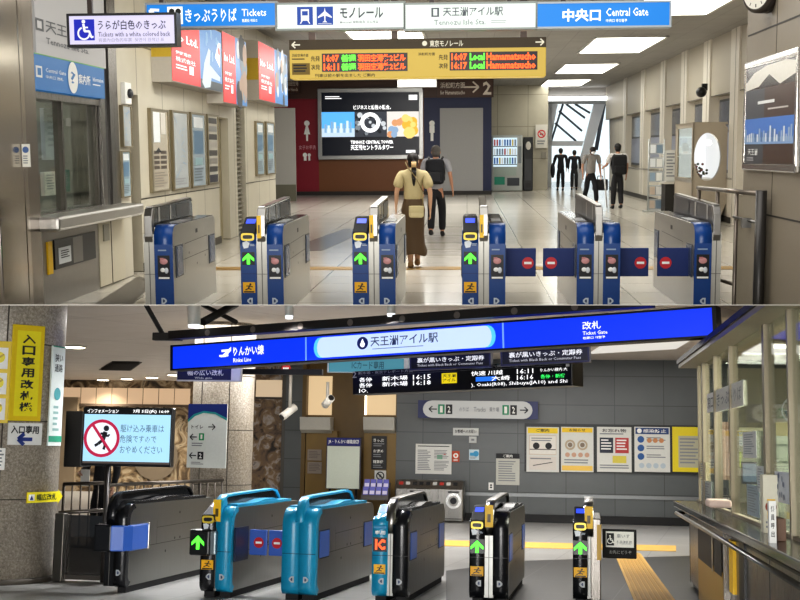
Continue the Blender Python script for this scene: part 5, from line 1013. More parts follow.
g.text(F, '), Osaki(R08), Shibuya(JA10) and Shi', .57, .74, .98, .92, W, .004, .01); g.rect(F, .435, .28, .505, .7, m('#f0d818', .5, e=.7), .003); g.text(F, '天王洲', .44, .32, .5, .46, INK, .005); g.text(F, 'アイル', .44, .5, .5, .64, INK, .005); g.build(B, 'lettering', t)
# platform capsule sign on the back wall
F = fY(B, 418, 400.5, 538, 419, YB2 - .3); loc = F.base(); t = thing(B, 'platform_sign', 'long capsule shaped platform direction sign with navy ends on the grey wall', 'sign', loc)
g = G(loc); g.board(F, .12, m('#14205c', .4), .0, .02, 1, .98); g.build(B, 'backboard', t); g = G(loc); asp = F.h / F.w; pts = []
for s in (0, 1):
    for k in range(9): th = math.radians((90 + 180 * k / 8) if s == 0 else (-90 + 180 * k / 8)); cx = .045 + .5 * asp if s == 0 else .955 - .5 * asp; pts.append((cx + .5 * asp * math.cos(th), .5 - .47 * math.sin(th)))
g.prism([F.pt(a, b, .08) for a, b in pts], -F.n * .08, m('#dcdcd8', .4, e=.3)); g.build(B, 'capsule', t); g = G(loc); l = .086; Fl = Face(F.pt(0, 0, l), F.r, F.u, F.w, F.h)
arrow(g, Fl, .13, .5, .17, 180, INK, .14); arrow(g, Fl, .885, .5, .17, 0, INK, .14)
for a, c, tx in ((.2, '#1a8a60', '1'), (.265, '#202226', '2'), (.735, '#1a8a60', '1'), (.8, '#202226', '2')): g.rect(Fl, a - .027, .24, a + .027, .76, m(c, .5), .002); g.text(Fl, tx, a - .012, .32, a + .012, .68, WHITE, .005, .02)
g.text(Fl, 'のりば', .35, .36, .43, .62, GREYINK, .004); g.text(Fl, 'Tracks', .47, .36, .57, .62, GREYINK, .004); g.text(Fl, '乗り場', .6, .36, .68, .62, GREYINK, .004); g.build(B, 'lettering', t)
# notices on the grey wall
def bpaper(name, label, cat, u0, v0, u1, v1, c, draw, group=None, Y=YB2 - .03, th=.02): return rectthing(name, label, cat, u0, v0, u1, v1, Y, c, th, draw, B, group)
bpaper('wall_notice', 'white framed fare notice sheet on the grey wall beside the brown bay', 'notice', 415.5, 444, 451.5, 474, m('#dcdcd8', .5), lambda g, F: (g.lines(F, .06, .06, .94, .12, 1, INK), g.lines(F, .06, .2, .45, .9, 12, GREYINK), g.lines(F, .52, .2, .94, .5, 6, GREYINK), g.lines(F, .52, .56, .94, .9, 7, GREYINK), g.rect(F, .6, .35, .75, .5, m('#6ab08a', .5)), g.rect(F, .78, .3, .84, .36, m('#d87a6a', .5))))
bpaper('phone_sign', 'small orange square sign with a round symbol on the grey wall', 'sign', 452, 451, 459.5, 462, m('#e0552a', .5, e=.2), lambda g, F: (g.disc(F, .5, .42, .055, WHITE), g.disc(F, .5, .42, .025, m('#e0552a', .5), .008), g.lines(F, .2, .75, .8, .95, 2, WHITE)))
bpaper('small_sign', 'small white and blue sign right of the orange square sign', 'sign', 469, 449.5, 479, 460, m('#c8d8e0', .5), lambda g, F: (g.rect(F, .1, .3, .5, .6, m('#3a9ac8', .5)), g.disc(F, .7, .4, .06, m('#3a9ac8', .5)), g.lines(F, .1, .7, .9, .92, 2, GREYINK)))
bpaper('small_plate', 'small white wall plate above the white and blue sign', 'plate', 469, 436.5, 476.5, 443, m('#c8cac8', .5), lambda g, F: g.rect(F, .3, .35, .7, .65, GREYINK))
bpaper('exit_plate', 'wide white plate with black letters under the capsule platform sign', 'plate', 453, 428, 478.5, 435.5, m('#d4d6d4', .5), lambda g, F: (g.text(F, 'お客様へのお願い', .08, .2, .92, .75, INK)))
bpaper('wall_notice', 'white notice with black heading, left of the poster frame', 'notice', 496, 453.5, 519.5, 485, m('#c4c4bc', .5), lambda g, F: (g.rect(F, 0, 0, 1, .16, INK), g.text(F, 'ご案内', .3, .03, .7, .13, WHITE), g.lines(F, .1, .24, .9, .92, 9, GREYINK)))
bpaper('wall_socket', 'small white socket plate low on the grey wall', 'socket', 488.5, 482.5, 493.5, 490, WHITE, lambda g, F: (g.rect(F, .3, .25, .7, .45, INK), g.rect(F, .3, .55, .7, .75, INK)))
g = G((0, YB2 - .06, 1.0)); F = fY(B, 524.5, 424.5, 703, 473, YB2 - .05); loc = F.base(); g = G(loc); g.board(F, .03, m('#232628', .4)); tag(g.build(B, 'poster_board'), 'long dark framed poster board on the grey wall', 'poster board')
PS = 'posters in the long wall frame'; YP = YB2 - .07
def q1(g, F):
    g.rect(F, .04, .02, .96, .14, m('#f0d020', .5)); g.text(F, 'ご案内', .3, .04, .7, .11, INK); g.rect(F, .08, .18, .92, .62, m('#cfc0b0', .5)); g.rect(F, .1, .2, .9, .6, m('#e4e0d8', .5), .006); g.line(F, (.1, .5), (.9, .5), .02, m('#6a6460', .5), .008); g.disc(F, .3, .42, .07, INK, .008); g.disc(F, .68, .42, .07, INK, .008); g.lines(F, .15, .24, .85, .34, 2, GREYINK, .008); g.rect(F, .08, .66, .92, .95, m('#d8d0c8', .5), .006); g.line(F, (.2, .86), (.8, .78), .015, INK, .008); g.lines(F, .12, .69, .8, .75, 1, GREYINK, .008)
def q2(g, F):
    g.rect(F, .03, .02, .97, .12, m('#f0c820', .5)); g.text(F, 'お知らせ', .25, .035, .75, .1, INK); g.rect(F, .03, .86, .97, .97, m('#f0c860', .5))
    for a, b in ((.28, .4), (.66, .4)): g.disc(F, a, b, .11, m('#b8a890', .5), .006, 16, .07); g.disc(F, a, b, .05, m('#8a7a68', .5), .007)
    for i in range(4): g.disc(F, .2 + i * .2, .62, .05, m('#c8a088', .5), .006)
    g.lines(F, .1, .72, .9, .84, 2, GREYINK)
def q3(g, F):
    g.text(F, 'お忘れ物', .15, .04, .85, .12, INK); g.rect(F, .08, .24, .47, .58, m('#2a3040', .5)); g.rect(F, .53, .24, .92, .58, m('#b83a3a', .5)); g.lines(F, .12, .28, .43, .54, 4, WHITE, .008); g.lines(F, .57, .28, .88, .54, 4, WHITE, .008); g.rect(F, .45, .64, .85, .8, m('#d8c850', .5)); g.lines(F, .08, .14, .9, .2, 1, GREYINK); g.lines(F, .08, .84, .92, .95, 2, GREYINK)
def q4(g, F):
    g.rect(F, .03, .02, .97, .16, m('#1f3f78', .5)); g.text(F, '感染防止', .25, .05, .9, .13, WHITE); g.disc(F, .14, .09, .05, WHITE, .008)
    for i in range(3):
        g.disc(F, .18, .28 + i * .19, .07, m('#2a5a98', .5)); g.lines(F, .34, .23 + i * .19, .92, .33 + i * .19, 2, GREYINK)
    for i in range(4): g.disc(F, .2 + i * .2, .86, .055, m('#b8c4cc', .5)); 
    for i in range(3): g.disc(F, .42 + i * .17, .3, .05, m('#c88a5a', .5), .008)
for (u0, u1), dr_, lab in zip(((526.5, 559), (561, 593.5), (597, 631.5), (634.5, 670)), (q1, q2, q3, q4), ('poster with yellow heading and a carriage drawing, leftmost in the frame', 'poster with yellow heading and yellow foot, second in the frame', 'poster with dark blue and red boxes, third in the frame', 'poster with navy heading and blue circles, fourth in the frame')): bpaper('poster', lab, 'poster', u0, 427, u1, 472, m('#d8d8d2', .5), dr_, PS, YP)
bpaper('poster', 'yellow poster at the right end of the frame behind the office glass', 'poster', 672.5, 427, 702, 472, m('#e4d020', .5), lambda g, F: (g.rect(F, .2, .2, .95, .9, m('#b8b49a', .5)), g.lines(F, .25, .25, .9, .85, 8, GREYINK, .007)), PS, YP)
# fittings in the brown bay
F = fY(B, 326, 437.5, 360.5, 489, YB2 - .7); loc = Vector(F.base()); loc.z = 0; t = thing(B, 'information_board', 'white standing information board with navy heading before the brown wall', 'board', loc)
g = G(loc); g.board(F, .08, m('#3a3a48', .4)); g.build(B, 'frame', t, .01); g = G(loc); g.rect(F, .02, .01, .98, .16, m('#1a1f70', .5)); g.text(F, 'JR・りんかい線路線図', .06, .04, .94, .13, WHITE); g.rect(F, .03, .17, .97, .99, m('#c8d0c4', .4), .004); g.build(B, 'sheet', t)
for a in (.12, .88): g = G(loc); p = F.pt(a, 1, -.04); g.cyl(Vector((p.x, p.y, 0)), p, .03, BLACK); g.build(B, 'leg', t)
bpaper('notice_sheet', 'grey notice sheet on the brown wall, upper of two left of the white board', 'notice', 307.5, 449.5, 321.5, 460.5, m('#8a7f74', .4, .2), lambda g, F: g.lines(F, .1, .15, .9, .85, 5, m('#6a6058', .5)), None, YB2 - .06)
bpaper('notice_sheet', 'grey notice sheet on the brown wall, lower of two left of the white board', 'notice', 307.5, 462, 321.5, 473.5, m('#8a7f74', .4, .2), lambda g, F: g.lines(F, .1, .15, .9, .85, 5, m('#6a6058', .5)), None, YB2 - .06)
def q5(g, F):
    for i in range(3): g.text(F, ('きっぷ', 'お求め', '精算機')[i], .12, .08 + i * .32, .8, .18 + i * .32, WHITE); g.lines(F, .12, .22 + i * .32, .85, .34 + i * .32, 2, GREYINK)
bpaper('vertical_sign', 'tall black sign with white text on the right part of the brown wall', 'sign', 371.5, 436, 386.5, 469.5, m('#101012', .4), q5, None, YB2 - .06)
bpaper('no_phone_sign', 'white prohibition sign below the tall black sign', 'sign', 374.5, 470.5, 386, 483, m('#d4d4d0', .5), lambda g, F: (g.disc(F, .5, .42, .09, INK, .006, 20, .065), g.line(F, (.3, .25), (.7, .6), .03, INK, .008), g.rect(F, .4, .3, .6, .55, GREYINK, .005), g.lines(F, .15, .82, .85, .95, 1, GREYINK)), None, YB2 - .06)
F = fY(B, 361, 483, 388, 508, YB2 - 1.0); loc = Vector(F.base()); loc.z = 0; t = thing(B, 'leaflet_rack', 'leaflet rack with rows of purple and white leaflets before the brown wall', 'rack', loc)
g = G(loc); x0, x1 = F.o.x, F.o.x + F.w; y = YB2 - 1.0; g.prism([(x0, y, F.o.z - .27), (x0, y + .3, F.o.z), (x0, y + .34, F.o.z), (x0, y + .34, F.o.z - .35), (x0, y, F.o.z - .35)], (x1 - x0, 0, 0), m('#5a5654', .4)); g.build(B, 'tray', t)
for r in range(2):
    for c in range(4):
        g = G(loc); xa = x0 + .03 + c * (x1 - x0 - .03) / 4; z = F.o.z - .2 + r * .15; yy = y + .02 + r * .15; g.prism([(xa, yy, z - .06), (xa, yy + .06, z + .12), (xa, yy + .08, z + .12), (xa, yy + .03, z - .06)], (.115, 0, 0), m('#6a6ac0', .5)); g.add([(xa + .01, yy + .0, z - .03), (xa + .105, yy + .0, z - .03), (xa + .105, yy + .03, z + .04), (xa + .01, yy + .03, z + .04)], [(0, 1, 2, 3)], m('#d8d4ec', .5)); o = g.build(B, 'leaflet'); tag(o, 'purple and white leaflet, %s of the %s row in the rack' % (('leftmost', 'second from left', 'third from left', 'rightmost')[c], ('lower', 'upper')[r]), 'leaflet', 'leaflets in the rack')
for a in (.1, .9): g = G(loc); p = F.pt(a, 1); g.box(p.x - .03, p.x + .03, y + .05, y + .3, 0, F.o.z - .35, m('#4a3628', .5)); g.build(B, 'leg', t)
# fare adjustment machine
F = fY(B, 395, 480.5, 463, 521, YB2 - .8); x0, x1 = F.o.x, F.o.x + F.w; y = YB2 - .8; zt = F.o.z; loc = Vector(((x0 + x1) / 2, y, 0)); t = thing(B, 'fare_machine', 'low stainless steel fare adjustment machine in front of the grey wall', 'ticket machine', loc)
g = G(loc); g.prism([(x0, y, .02), (x0, y, zt - .18), (x0, y + .15, zt), (x0, y + .6, zt), (x0, y + .6, .02)], (x1 - x0, 0, 0), STEEL); g.build(B, 'cabinet', t, .02); Ff = Face((x0, y - .005, zt - .18), (1, 0, 0), (0, 0, 1), x1 - x0, zt - .2)
Fs = Face((x0, y + .15, zt), (1, 0, 0), (0, -.15, .18) if False else (0, .15, .18), x1 - x0, math.hypot(.15, .18)); g = G(loc)
for i in range(9): g.rect(Fs, .05 + i * .1, .2, .05 + i * .1 + .06, .55, random.choice([INK, m('#c8c8c4', .4), m('#b84038', .4)]), .004)
g.build(B, 'button_row', t); g = G(loc)
for a in (.3, .86): g.disc(Ff, a, .35, .16, m('#d8d8d4', .15, 1.0), .004, 20, .11); g.disc(Ff, a, .35, .07, INK, .005); g.rect(Ff, a - .08, .05, a + .08, .1, BLACK, .004)
g.rect(Ff, .02, .9, .98, .93, m('#4a4a48', .4), .004); g.rect(Ff, .63, 0, .635, 1, m('#4a4a48', .4), .004); g.build(B, 'coin_return', t)
# ceiling cameras by the brown bay
def cctv(u0, v0, u1, v1, pole_v, Y, label):
    p = B.Y((u0 + u1) / 2, (v0 + v1) / 2, Y); t = thing(B, 'security_camera', label, 'camera', p); g = G(p); up_ = B.Y(u0 * .4 + u1 * .6, pole_v, Y); base = B.Y(u0 * .4 + u1 * .6, (v0 + v1) / 2, Y); g.cyl(base, Vector((base.x, base.y, up_.z)), .03, m('#a8a49c', .4)); g.build(B, 'pole', t)
    a, b = B.Y(u0, v1, Y - .1), B.Y(u1, v0, Y + .1); g = G(p); g.cyl(a, b, .075, m('#d8d4cc', .4), n=12); g.build(B, 'housing', t); g = G(p); d = (a - b).normalized(); g.cyl(a, a + d * .02, .055, BLACK); g.build(B, 'lens', t)
cctv(282, 407, 295, 417, 372, 22, 'white camera on a long pole hanging left of the brown bay')
cctv(331, 405, 325, 398, 382, 22, 'small white camera before the left lit recess')
F = fY(B, 281.5, 363.5, 290.5, 373.5, 21.9); g = G(F.base()); g.board(F, .02, m('#c81828', .4, e=.3), .1, .1, .9, .9) if False else None; c = F.pt(.5, .5); g.cyl(c, c + Vector((0, .03, 0)), F.w * .5, m('#d01a28', .4, e=.35), n=24); g.rect(F, .18, .4, .82, .6, WHITE, .005); tag(g.build(B, 'no_entry_sign'), 'round red no entry sign above the pole camera', 'sign')
# information monitor
F = fY(B, 82, 407.5, 172, 466.5, 12.9); loc = F.base(); t = thing(B, 'information_monitor', 'wide lit monitor showing a running man prohibition on pale blue', 'monitor', loc); RZ7 = .0
g = G(loc); g.board(F, .1, m('#0d0d10', .3)); g.build(B, 'casing', t, .01); g = G(loc); a, b, c, d = .02, .12, .98, .955; g.rect(F, a, b, c, d, m('#a8d8f0', .5, e=.9), .004); g.rect(F, a, d - .035, c, d, m('#7a6a64', .5, e=.3), .005); g.build(B, 'display', t)
g = G(loc); R_ = m('#c81e50', .5, e=.7); W = m('#ffffff', .5, e=.9); k = m('#1c2030', .5)
g.text(F, 'インフォメーション', .05, .03, .4, .1, W, .006, .03); g.text(F, '7月 5日(火) 16:09', .56, .03, .96, .1, W, .006, .03)
g.disc(F, .225, .53, .2, m('#e8ecf4', .5, e=.85), .006, 32); g.disc(F, .225, .53, .21, R_, .012, 32, .175)
for p, q, w_ in (((.265, .42), (.235, .56), .05), ((.235, .56), (.19, .62), .035), ((.19, .62), (.15, .66), .03), ((.24, .56), (.265, .64), .035), ((.265, .64), (.25, .72), .03), ((.26, .45), (.21, .45), .025), ((.21, .45), (.19, .5), .02), ((.26, .45), (.29, .5), .025), ((.29, .5), (.31, .46), .02)): g.line(F, p, q, w_, k, .008)
g.disc(F, .272, .36, .032, k, .009); g.line(F, (.12, .3), (.33, .76), .032, R_, .014)
for i, s in enumerate(('駆け込み乗車は', '危険ですので', 'おやめください')): g.text(F, s, .43, .29 + i * .18, .43 + (.48, .4, .47)[i], .42 + i * .18, m('#5a7aa0', .5), .008, .0)
g.build(B, 'picture', t); g = G(loc); F3 = fY(B, 64.5, 411, 82, 467, 13.4); g.board(F3, .3, m('#141416', .4)); g.build(B, 'side_casing', t, .01)
g = G(loc); p = F.pt(.5, 0, -.05); g.cyl(p, p + Vector((0, 0, .9)), .03, m('#3a3634', .4)); g.build(B, 'hanging_pole', t) if False else None
g = G(loc); p = F.pt(.27, 1, -.08); g.cyl(p, Vector((p.x, p.y, 0)), .025, m('#3a3634', .4)); g.build(B, 'stand_pole', t)
# person behind the monitor
lp = B.Z(99, 548, 0); person(B, 'person in dark suit standing behind the railing under the monitor, head hidden', lp, PI - .3, 1.72, pose(elbow_r=(.26, .05, 1.13), hand_r=(.16, .26, 1.08)), dict(shirt='#18181c', sleeve='long', long=True, trousers='#16161a', hair='#14110f', shoes='#0f0f10', skin='#b8907a', mask=True))
g = G(); p = lp + Vector((-.14, -.3, 1.02)); t = thing(B, 'paper_sheet', 'white paper held by the dark suited person behind the railing', 'paper', p, -.3); g.box(-.08, .08, -.004, .004, -.12, .12, WHITE); g.build(B, 'sheet', t)
# railings on the left
RB = m('#6a645e', .3, .8)
def fence(name, label, u0, v0, u1, v1, Y0, Y1, nb, zb=.1, mat=RB, rails=(1,)):
    a, b = B.Y(u0, v0, Y0), B.Y(u1, v1, Y1); loc = Vector(((a.x + b.x) / 2, (a.y + b.y) / 2, 0)); t = thing(B, name, label, 'railing', loc); z0, z1 = a.z, b.z
    g = G(loc); g.cyl(a, b, .025, mat); g.cyl(Vector((a.x, a.y, zb)), Vector((b.x, b.y, zb)), .02, mat)
    g.build(B, 'rail', t)
    for i in range(nb): f = i / (nb - 1); p = a.lerp(b, f); g = G(loc); r = .022 if i in (0, nb - 1) else .012; g.cyl(Vector((p.x, p.y, 0 if r > .02 else zb)), p, r, mat, n=8); g.build(B, 'post' if r > .02 else 'bar', t)
    return t
fence('railing', 'long steel bar railing running behind the leftmost gates to the middle pillar', 108, 485, 236, 479.5, 15.6, 18.6, 17)
fence('railing', 'short steel bar railing between the left pillar and the monitor pole', 64, 484, 107, 483, 16.2, 16.0, 6)
F = fY(B, 53, 514, 112, 592, 12.9); loc = Vector(F.base()); loc.z = 0; t = thing(B, 'glass_barrier', 'low tinted glass barrier panel in steel frame beside the left pillar', 'barrier', loc)
x0, x1, zt = F.o.x, F.o.x + F.w, F.o.z; y = 12.9; y2 = 14.2
g = G(loc); g.box(x0 + .04, x1, y + .1, y + .12, .06, zt - .02, glass('smoked_panel', '#7a7672', .06)); g.build(B, 'pane', t)
g = G(loc); g.box(x0, x0 + .11, y, y + .12, 0, zt, m('#55524c', .3, .7)); g.build(B, 'post', t, .01); g = G(loc); g.cyl((x0, y + .1, zt), (x1, y + .6, zt + .04), .022, RB); g.build(B, 'rail', t); g = G(loc); g.box(x0, x1, y + .08, y + .14, .02, .07, RB); g.build(B, 'bottom_rail', t)

# ------------------------------------------------------------------ lower gates
TEAL = m('#1590b8', .3); GSIDE = brushed('lower_gate_steel', '#8b8b88', .36); BLK = m('#17181c', .25)
FLP = m('#4a7ad8', .35, e=.12)
def lower_gate(u, Y, label, cl, cr, kl, kr, half=.175, mid=.0, L=2.1, rim=None, fin='arch', marks=True, flaps=(), pockets=True, rz=-math.radians(7.5), zt=.9, center=None):
    p = B.Z(u, Y); t = thing(B, 'ticket_gate', label, 'ticket gate', (p.x, p.y, 0), rz, 'ticket gates of the lower hall'); xm = mid / 2
    for s, col, kind in ((-1, cl, kl), (1, cr, kr)):
        if kind is None: continue
        x0, x1 = (xm, xm + half) if s > 0 else (-xm - half, -xm); c = (x0 + x1) / 2
        low = kind in ('reader', 'ic'); pr = rrect(L, .07, zt - (.07 if low else 0), .05 if low else .15, .13, .07, 7)
        g = G(); g.prism([(x0, a, b) for a, b in pr], (x1 - x0, 0, 0), GSIDE); bd = g.build(B, 'cabinet', t)
        g = G(); g.box(x0 + .02, x1 - .02, .06, L - .06, 0, .08, RUBBER); g.build(B, 'plinth', t)
        xs = x1 if s > 0 else x0; F = sideface(xs, s, 0, L, 0, zt); g = G(); k = m('#3a3937', .5); fy = (lambda q: q) if s > 0 else (lambda q: 1 - q)
        g.line(F, (fy(.16), .50), (fy(.97), .48), .006, k, .002); g.line(F, (fy(.3), .50), (fy(.3), .22), .005, k, .002); g.line(F, (fy(.3), .3), (fy(.95), .28), .005, k, .002)
        for a, b in ((.55, .15), (.5, .46), (.56, .46), (.4, .6), (.75, .42)): g.disc(F, fy(a), b, .015, BLACK, .003, 10)
        g.build(B, 'side_seams', bd)
        if pockets:
            for a0, a1 in ((.1, .4), (L - .4, L - .1)):
                g = G(); FF = sideface(xs, s, a0, a1, .42, .68); g.board(FF, .012, FLP, l=.012); g.board(FF, .01, BLACK, -.06, -.05, 1.06, 1.05, .004); g.build(B, 'flap_panel', t)
        # coloured front shell that wraps over the top
        n_front = 8 + 8; cut = pr[:n_front]; g = G(); strip(g, cut, .014, x0 - .004, x1 + .004, col); lip = [(a, b) for a, b in cut]
        ctr = (.35, .5)
        for sx in (x0 - .003, x1 + .003):
            inn = [(a + (ctr[0] - a) * .16, b + (ctr[1] - b) * .1) for a, b in lip]; n = len(lip)
            for i in range(n - 1): g.add([(sx, *lip[i]), (sx, *lip[i + 1]), (sx, *inn[i + 1]), (sx, *inn[i])], [(0, 1, 2, 3)], col)
        if not low: g.box(x0 + .004, x1 - .004, .15, L - .3, zt - .002, zt + .03, col); g.prism([(x0 + .01, .7, zt + .03), (x0 + .01, .95, zt + .055), (x0 + .01, 1.25, zt + .055), (x0 + .01, 1.4, zt + .03)], (x1 - x0 - .02, 0, 0), col)
        g.rect(frontface(x0, x1, .46, .465, -.016), 0, 0, 1, 1, BLACK, .001)
        if marks: d_mark(g, c + (.02 if s < 0 else -.01), .21, -.016, s < 0, .06, m('#b8bcc0', .4))
        g.build(B, 'front_shell', t)
        if kind == 'reader':
            reader(t, B, x0 + .005, x1 - .005, .96, .77, 0, L, m('#16171b', .7), None)
            if center != 'boxed': gate_arrow(t, B, c - .07, c + .07, .50, .64, -.016)
            sticker_run(t, B, c - .065, c + .065, .28, .375, -.016)
            g = G(); F = frontface(c - .06, c + .06, .68, .74, -.016); g.poly(F, [(.0, .1), (.3, .0), (.55, .3), (.45, .9), (.1, 1)], m('#e8eef4', .4), .002); g.lines(F, .6, .4, 1, .75, 2, m('#b8c4d4', .4), .002); g.build(B, 'emblem', t)
        if kind == 'ic':
            g = G(); P = [(-.02, .72), (-.02, .76), (.28, .95), (.45, .95), (.45, .72)]; g.prism([(x0 + .004, a, b) for a, b in P], (x1 - x0 - .008, 0, 0), m('#1a8ab8', .3)); r = g.build(B, 'card_reader', t, .008)
            sl = Vector((0, .3, .19)); F = Face((x0 + .01, .28, .95), (1, 0, 0), sl, x1 - x0 - .02, sl.length); g = G(); g.rect(F, .1, .03, .9, .35, m('#2a5af0', .4, e=1), .003); g.text(F, 'IC', .1, .42, .9, .96, m('#f4f8ff', .5, e=.5), .004, .05); g.build(B, 'touch_panel', r)
            g = G(); F = frontface(c - .07, c + .07, .5, .64, -.016); g.board(F, .012, m('#1a0d0a', .3)); g.text(F, 'IC', .15, .12, .9, .88, m('#ff5a28', .5, e=1.6), .003, .05); g.build(B, 'card_light', t); sticker_run(t, B, c - .06, c + .06, .28, .375, -.016)
            g = G(); F = frontface(c - .06, c + .06, .665, .71, -.016); g.text(F, '専用', .05, .05, .95, .95, WHITE, .003, .03); g.build(B, 'lettering', t)
    if mid > 0:
        g = G(); g.box(-xm, xm, .0, L - .15, .07, .82, m('#bdbdb8', .3, .3) if center != 'dark' else BLK); g.box(-.004, .004, -.003, 0, .07, .82, m('#6a6864', .5)); g.box(-xm, xm, -.003, 0, .46, .466, m('#6a6864', .5)); g.build(B, 'centre_strip', t)
    fx = .045; rc = rim or CHROME
    out = [(.02, .68), (.01, .78), (.02, .88), (.07, .96), (.16, 1.0), (.5, 1.012), (L - .6, 1.03), (L - .48, 1.01), (L - .4, .95), (L - .36, .88)]
    strip(g := G(), out, .022, -fx, fx, rc); inn = out[3:]; ic_ = [(.13, .86)] + inn + [(L - .36, .86)]
    g.build(B, 'fin_rim', t); g = G(); g.prism([(-fx * .6, a, b) for a, b in ic_], (fx * 1.2, 0, 0), m('#101114', .15)); g.build(B, 'fin', t)
    g = G(); fr = [(.02, .68), (.01, .78), (.02, .88), (.07, .96), (.13, .99), (.16, .94), (.11, .86), (.1, .70)]; g.prism([(-fx * .95, a, b) for a, b in fr], (fx * 1.9, 0, 0), rc); g.build(B, 'fin_post', t)
    if 'reader' in (kl, kr): g = G(); g.board(frontface(-fx * .9, fx * .9, .76, .98, -.014), .004, YEL); g.board(frontface(-fx * .9, fx * .9, .8, .9, -.016), .004, m('#5a4a10', .4), .3, .1, .7, .9); g.build(B, 'yellow_label', t)
    return t
def flap_on(t, x0, x1, y, z0, z1, mk, c=None):
    g = G(); F = frontface(x0, x1, z0, z1, y); g.board(F, .03, c or m('#3a62b8', .35)); fo = g.build(B, 'flap', t, .01)
    if mk is not None: g = G(); no_entry(g, F, mk, .5, .055, .004); g.build(B, 'no_entry_mark', fo)
    return F, fo
# A dark gate
tA = lower_gate(108, 593, 'dark steel ticket gate at far left with a blue side panel and black head', BLK, BLK, None, 'plain', .13, .11, 2.35, rim=BLK, pockets=False, center='dark', zt=.9, rz=-math.radians(6))
g = G(); g.box(-.14, .06, -.1, .16, .42, .70, BLK); g.build(B, 'sensor_head', tA, .02); g = G(); g.prism([(.05, -.105, .43), (.17, -.05, .43), (.225, .05, .43), (.225, .42, .43), (.19, .42, .43), (.15, .0, .43), (.05, -.07, .43)], (0, 0, .26), m('#4a7ce0', .35, e=.25)); g.box(.19, .235, .42, .45, .42, .70, CHROME); g.build(B, 'side_panel', tA, .012)
# B teal gate with reader
tB = lower_gate(214.5, 598, 'teal ticket gate with a boxed green arrow and blue flaps, second from left', BLK, TEAL, 'reader', 'plain', .15, .02, 2.1, rim=TEAL, center='boxed', rz=-math.radians(6.5))
g = G(); g.box(-.26, -.04, -.09, .1, .42, .68, m('#121316', .3)); bx = g.build(B, 'arrow_box', tB, .02); g = G(); g.box(-.05, .02, -.07, .1, .43, .67, m('#8a9498', .25, .6)); g.build(B, 'arrow_box_cap', tB, .015)
gate_arrow(bx, B, -.235, -.085, .475, .635, -.095)
flap_on(tB, .19, .385, .42, .40, .66, .55); flap_on(tB, .405, .56, .42, .40, .66, .6)
g = G(); F = sideface(.16, 1, .05, .4, .36, .7); g.board(F, .02, m('#1a2440', .3), l=.03); g.build(B, 'flap_housing', tB)
# C teal gate
lower_gate(298, 601, 'teal ticket gate with both halves teal and pale blue side panels, third from left', TEAL, TEAL, 'plain', 'plain', .175, .0, 2.1, rim=TEAL, rz=-math.radians(6.8))
# D teal and black gate with the IC reader
lower_gate(389.5, 603, 'ticket gate with teal card reader half and black half, marked IC', TEAL, BLK, 'ic', 'plain', .15, .06, 2.1, rz=-math.radians(4.3))
# E black gate
lower_gate(488.5, 605, 'black ticket gate with white centre strip and green arrow', BLK, BLK, 'reader', 'plain', .145, .09, 2.1, rz=-math.radians(2.6))
# F slim black gate
tF = lower_gate(589, 606, 'slim black ticket gate with green arrow beside the yellow tactile strip', BLK, BLK, 'reader', None, .14, .03, 1.3, pockets=False, rz=-math.radians(1))
g = G(); g.box(.015, .12, .02, 1.2, .05, .86, DSTEEL); g.build(B, 'side_cabinet', tF, .01); g = G(); g.box(.12, .126, .08, .2, .45, .8, m('#b89018', .4)); g.box(.08, .12, .012, .02, .45, .8, m('#b89018', .4)); g.build(B, 'yellow_strip', tF)
F, fo = flap_on(tF, .14, .49, .5, .43, .73, None, m('#0c0c0e', .75)); g = G(); g.rect(F, .1, .08, .92, .62, m('#e4e4e0', .5), .004); g.rect(F, .12, .14, .34, .56, INK, .006); wheelchair(g, Face(F.pt(0, 0, .003), F.r, F.u, F.w, F.h), .23, .36, .1, WHITE); g.text(F, '車いす', .42, .16, .8, .3, GREYINK, .007); g.text(F, '優先改札機', .42, .38, .86, .52, GREYINK, .007); g.text(F, 'お先にどうぞ', .2, .72, .85, .85, m('#8a8a8a', .5), .005); g.build(B, 'lettering', fo)

# ------------------------------------------------------------------ office with glazed counter at the right
XC = 1.26
YF = 14.7; YN = 5.6
loc = Vector((XC + .3, 10, 0)); t = thing(B, 'service_counter', 'long steel service counter with a dark polished stone top at right', 'counter', loc)
STONE = granite('dark_polished_stone', '#080809', '#121112', '#343130', 40, .16)
g = G(loc); g.box(XC, XC + 1.0, YN, YF, .895, .965, STONE); g.build(B, 'stone_top', t, .012)
g = G(loc); g.tube([(XC + .1, YF - .3, .84), (XC - .0, YF - .35, .84), (XC - .02, YN, .84)], .02, CHROME); g.build(B, 'hand_rail', t)
g = G(loc); XB_ = XC + .16
def xy(u): return B.X(u, 540, XB_).y
g.box(XB_, XB_ + .7, YN, YF - .2, .07, .92, DSTEEL); g.box(XB_ + .04, XB_ + .7, YN, YF - .2, 0, .07, BLACK); g.box(XB_ - .004, XB_ + .1, YN, YF - .2, .80, .9, BLACK)
for u in (690, 701, 727.5, 742, 769): y = xy(u); g.box(XB_ - .003, XB_, y - .006, y + .006, .05, .92, m('#3a3632', .5))
g.build(B, 'cabinet', t)
g = G(loc); y0, y1 = xy(730), xy(704); g.box(XB_ - .06, XB_, y0, y1, .02, .95, DSTEEL); g.box(XB_ - .064, XB_ - .06, y0 + .02, y1 - .02, .04, .5, m('#a8843c', .4)); g.build(B, 'wicket_panel', t, .008)
F = Face((XB_ - .066, y1, .78), (0, -1, 0), (0, 0, 1), y1 - y0, .34); g = G(loc); g.rect(F, .03, .0, .62, .95, m('#0a0a0c', .5), .002); g.rect(F, .7, .05, .97, .95, m('#16161a', .5), .002); g.rect(F, .62, 0, .66, 1, CHROME, .004); g.build(B, 'dark_window', t)
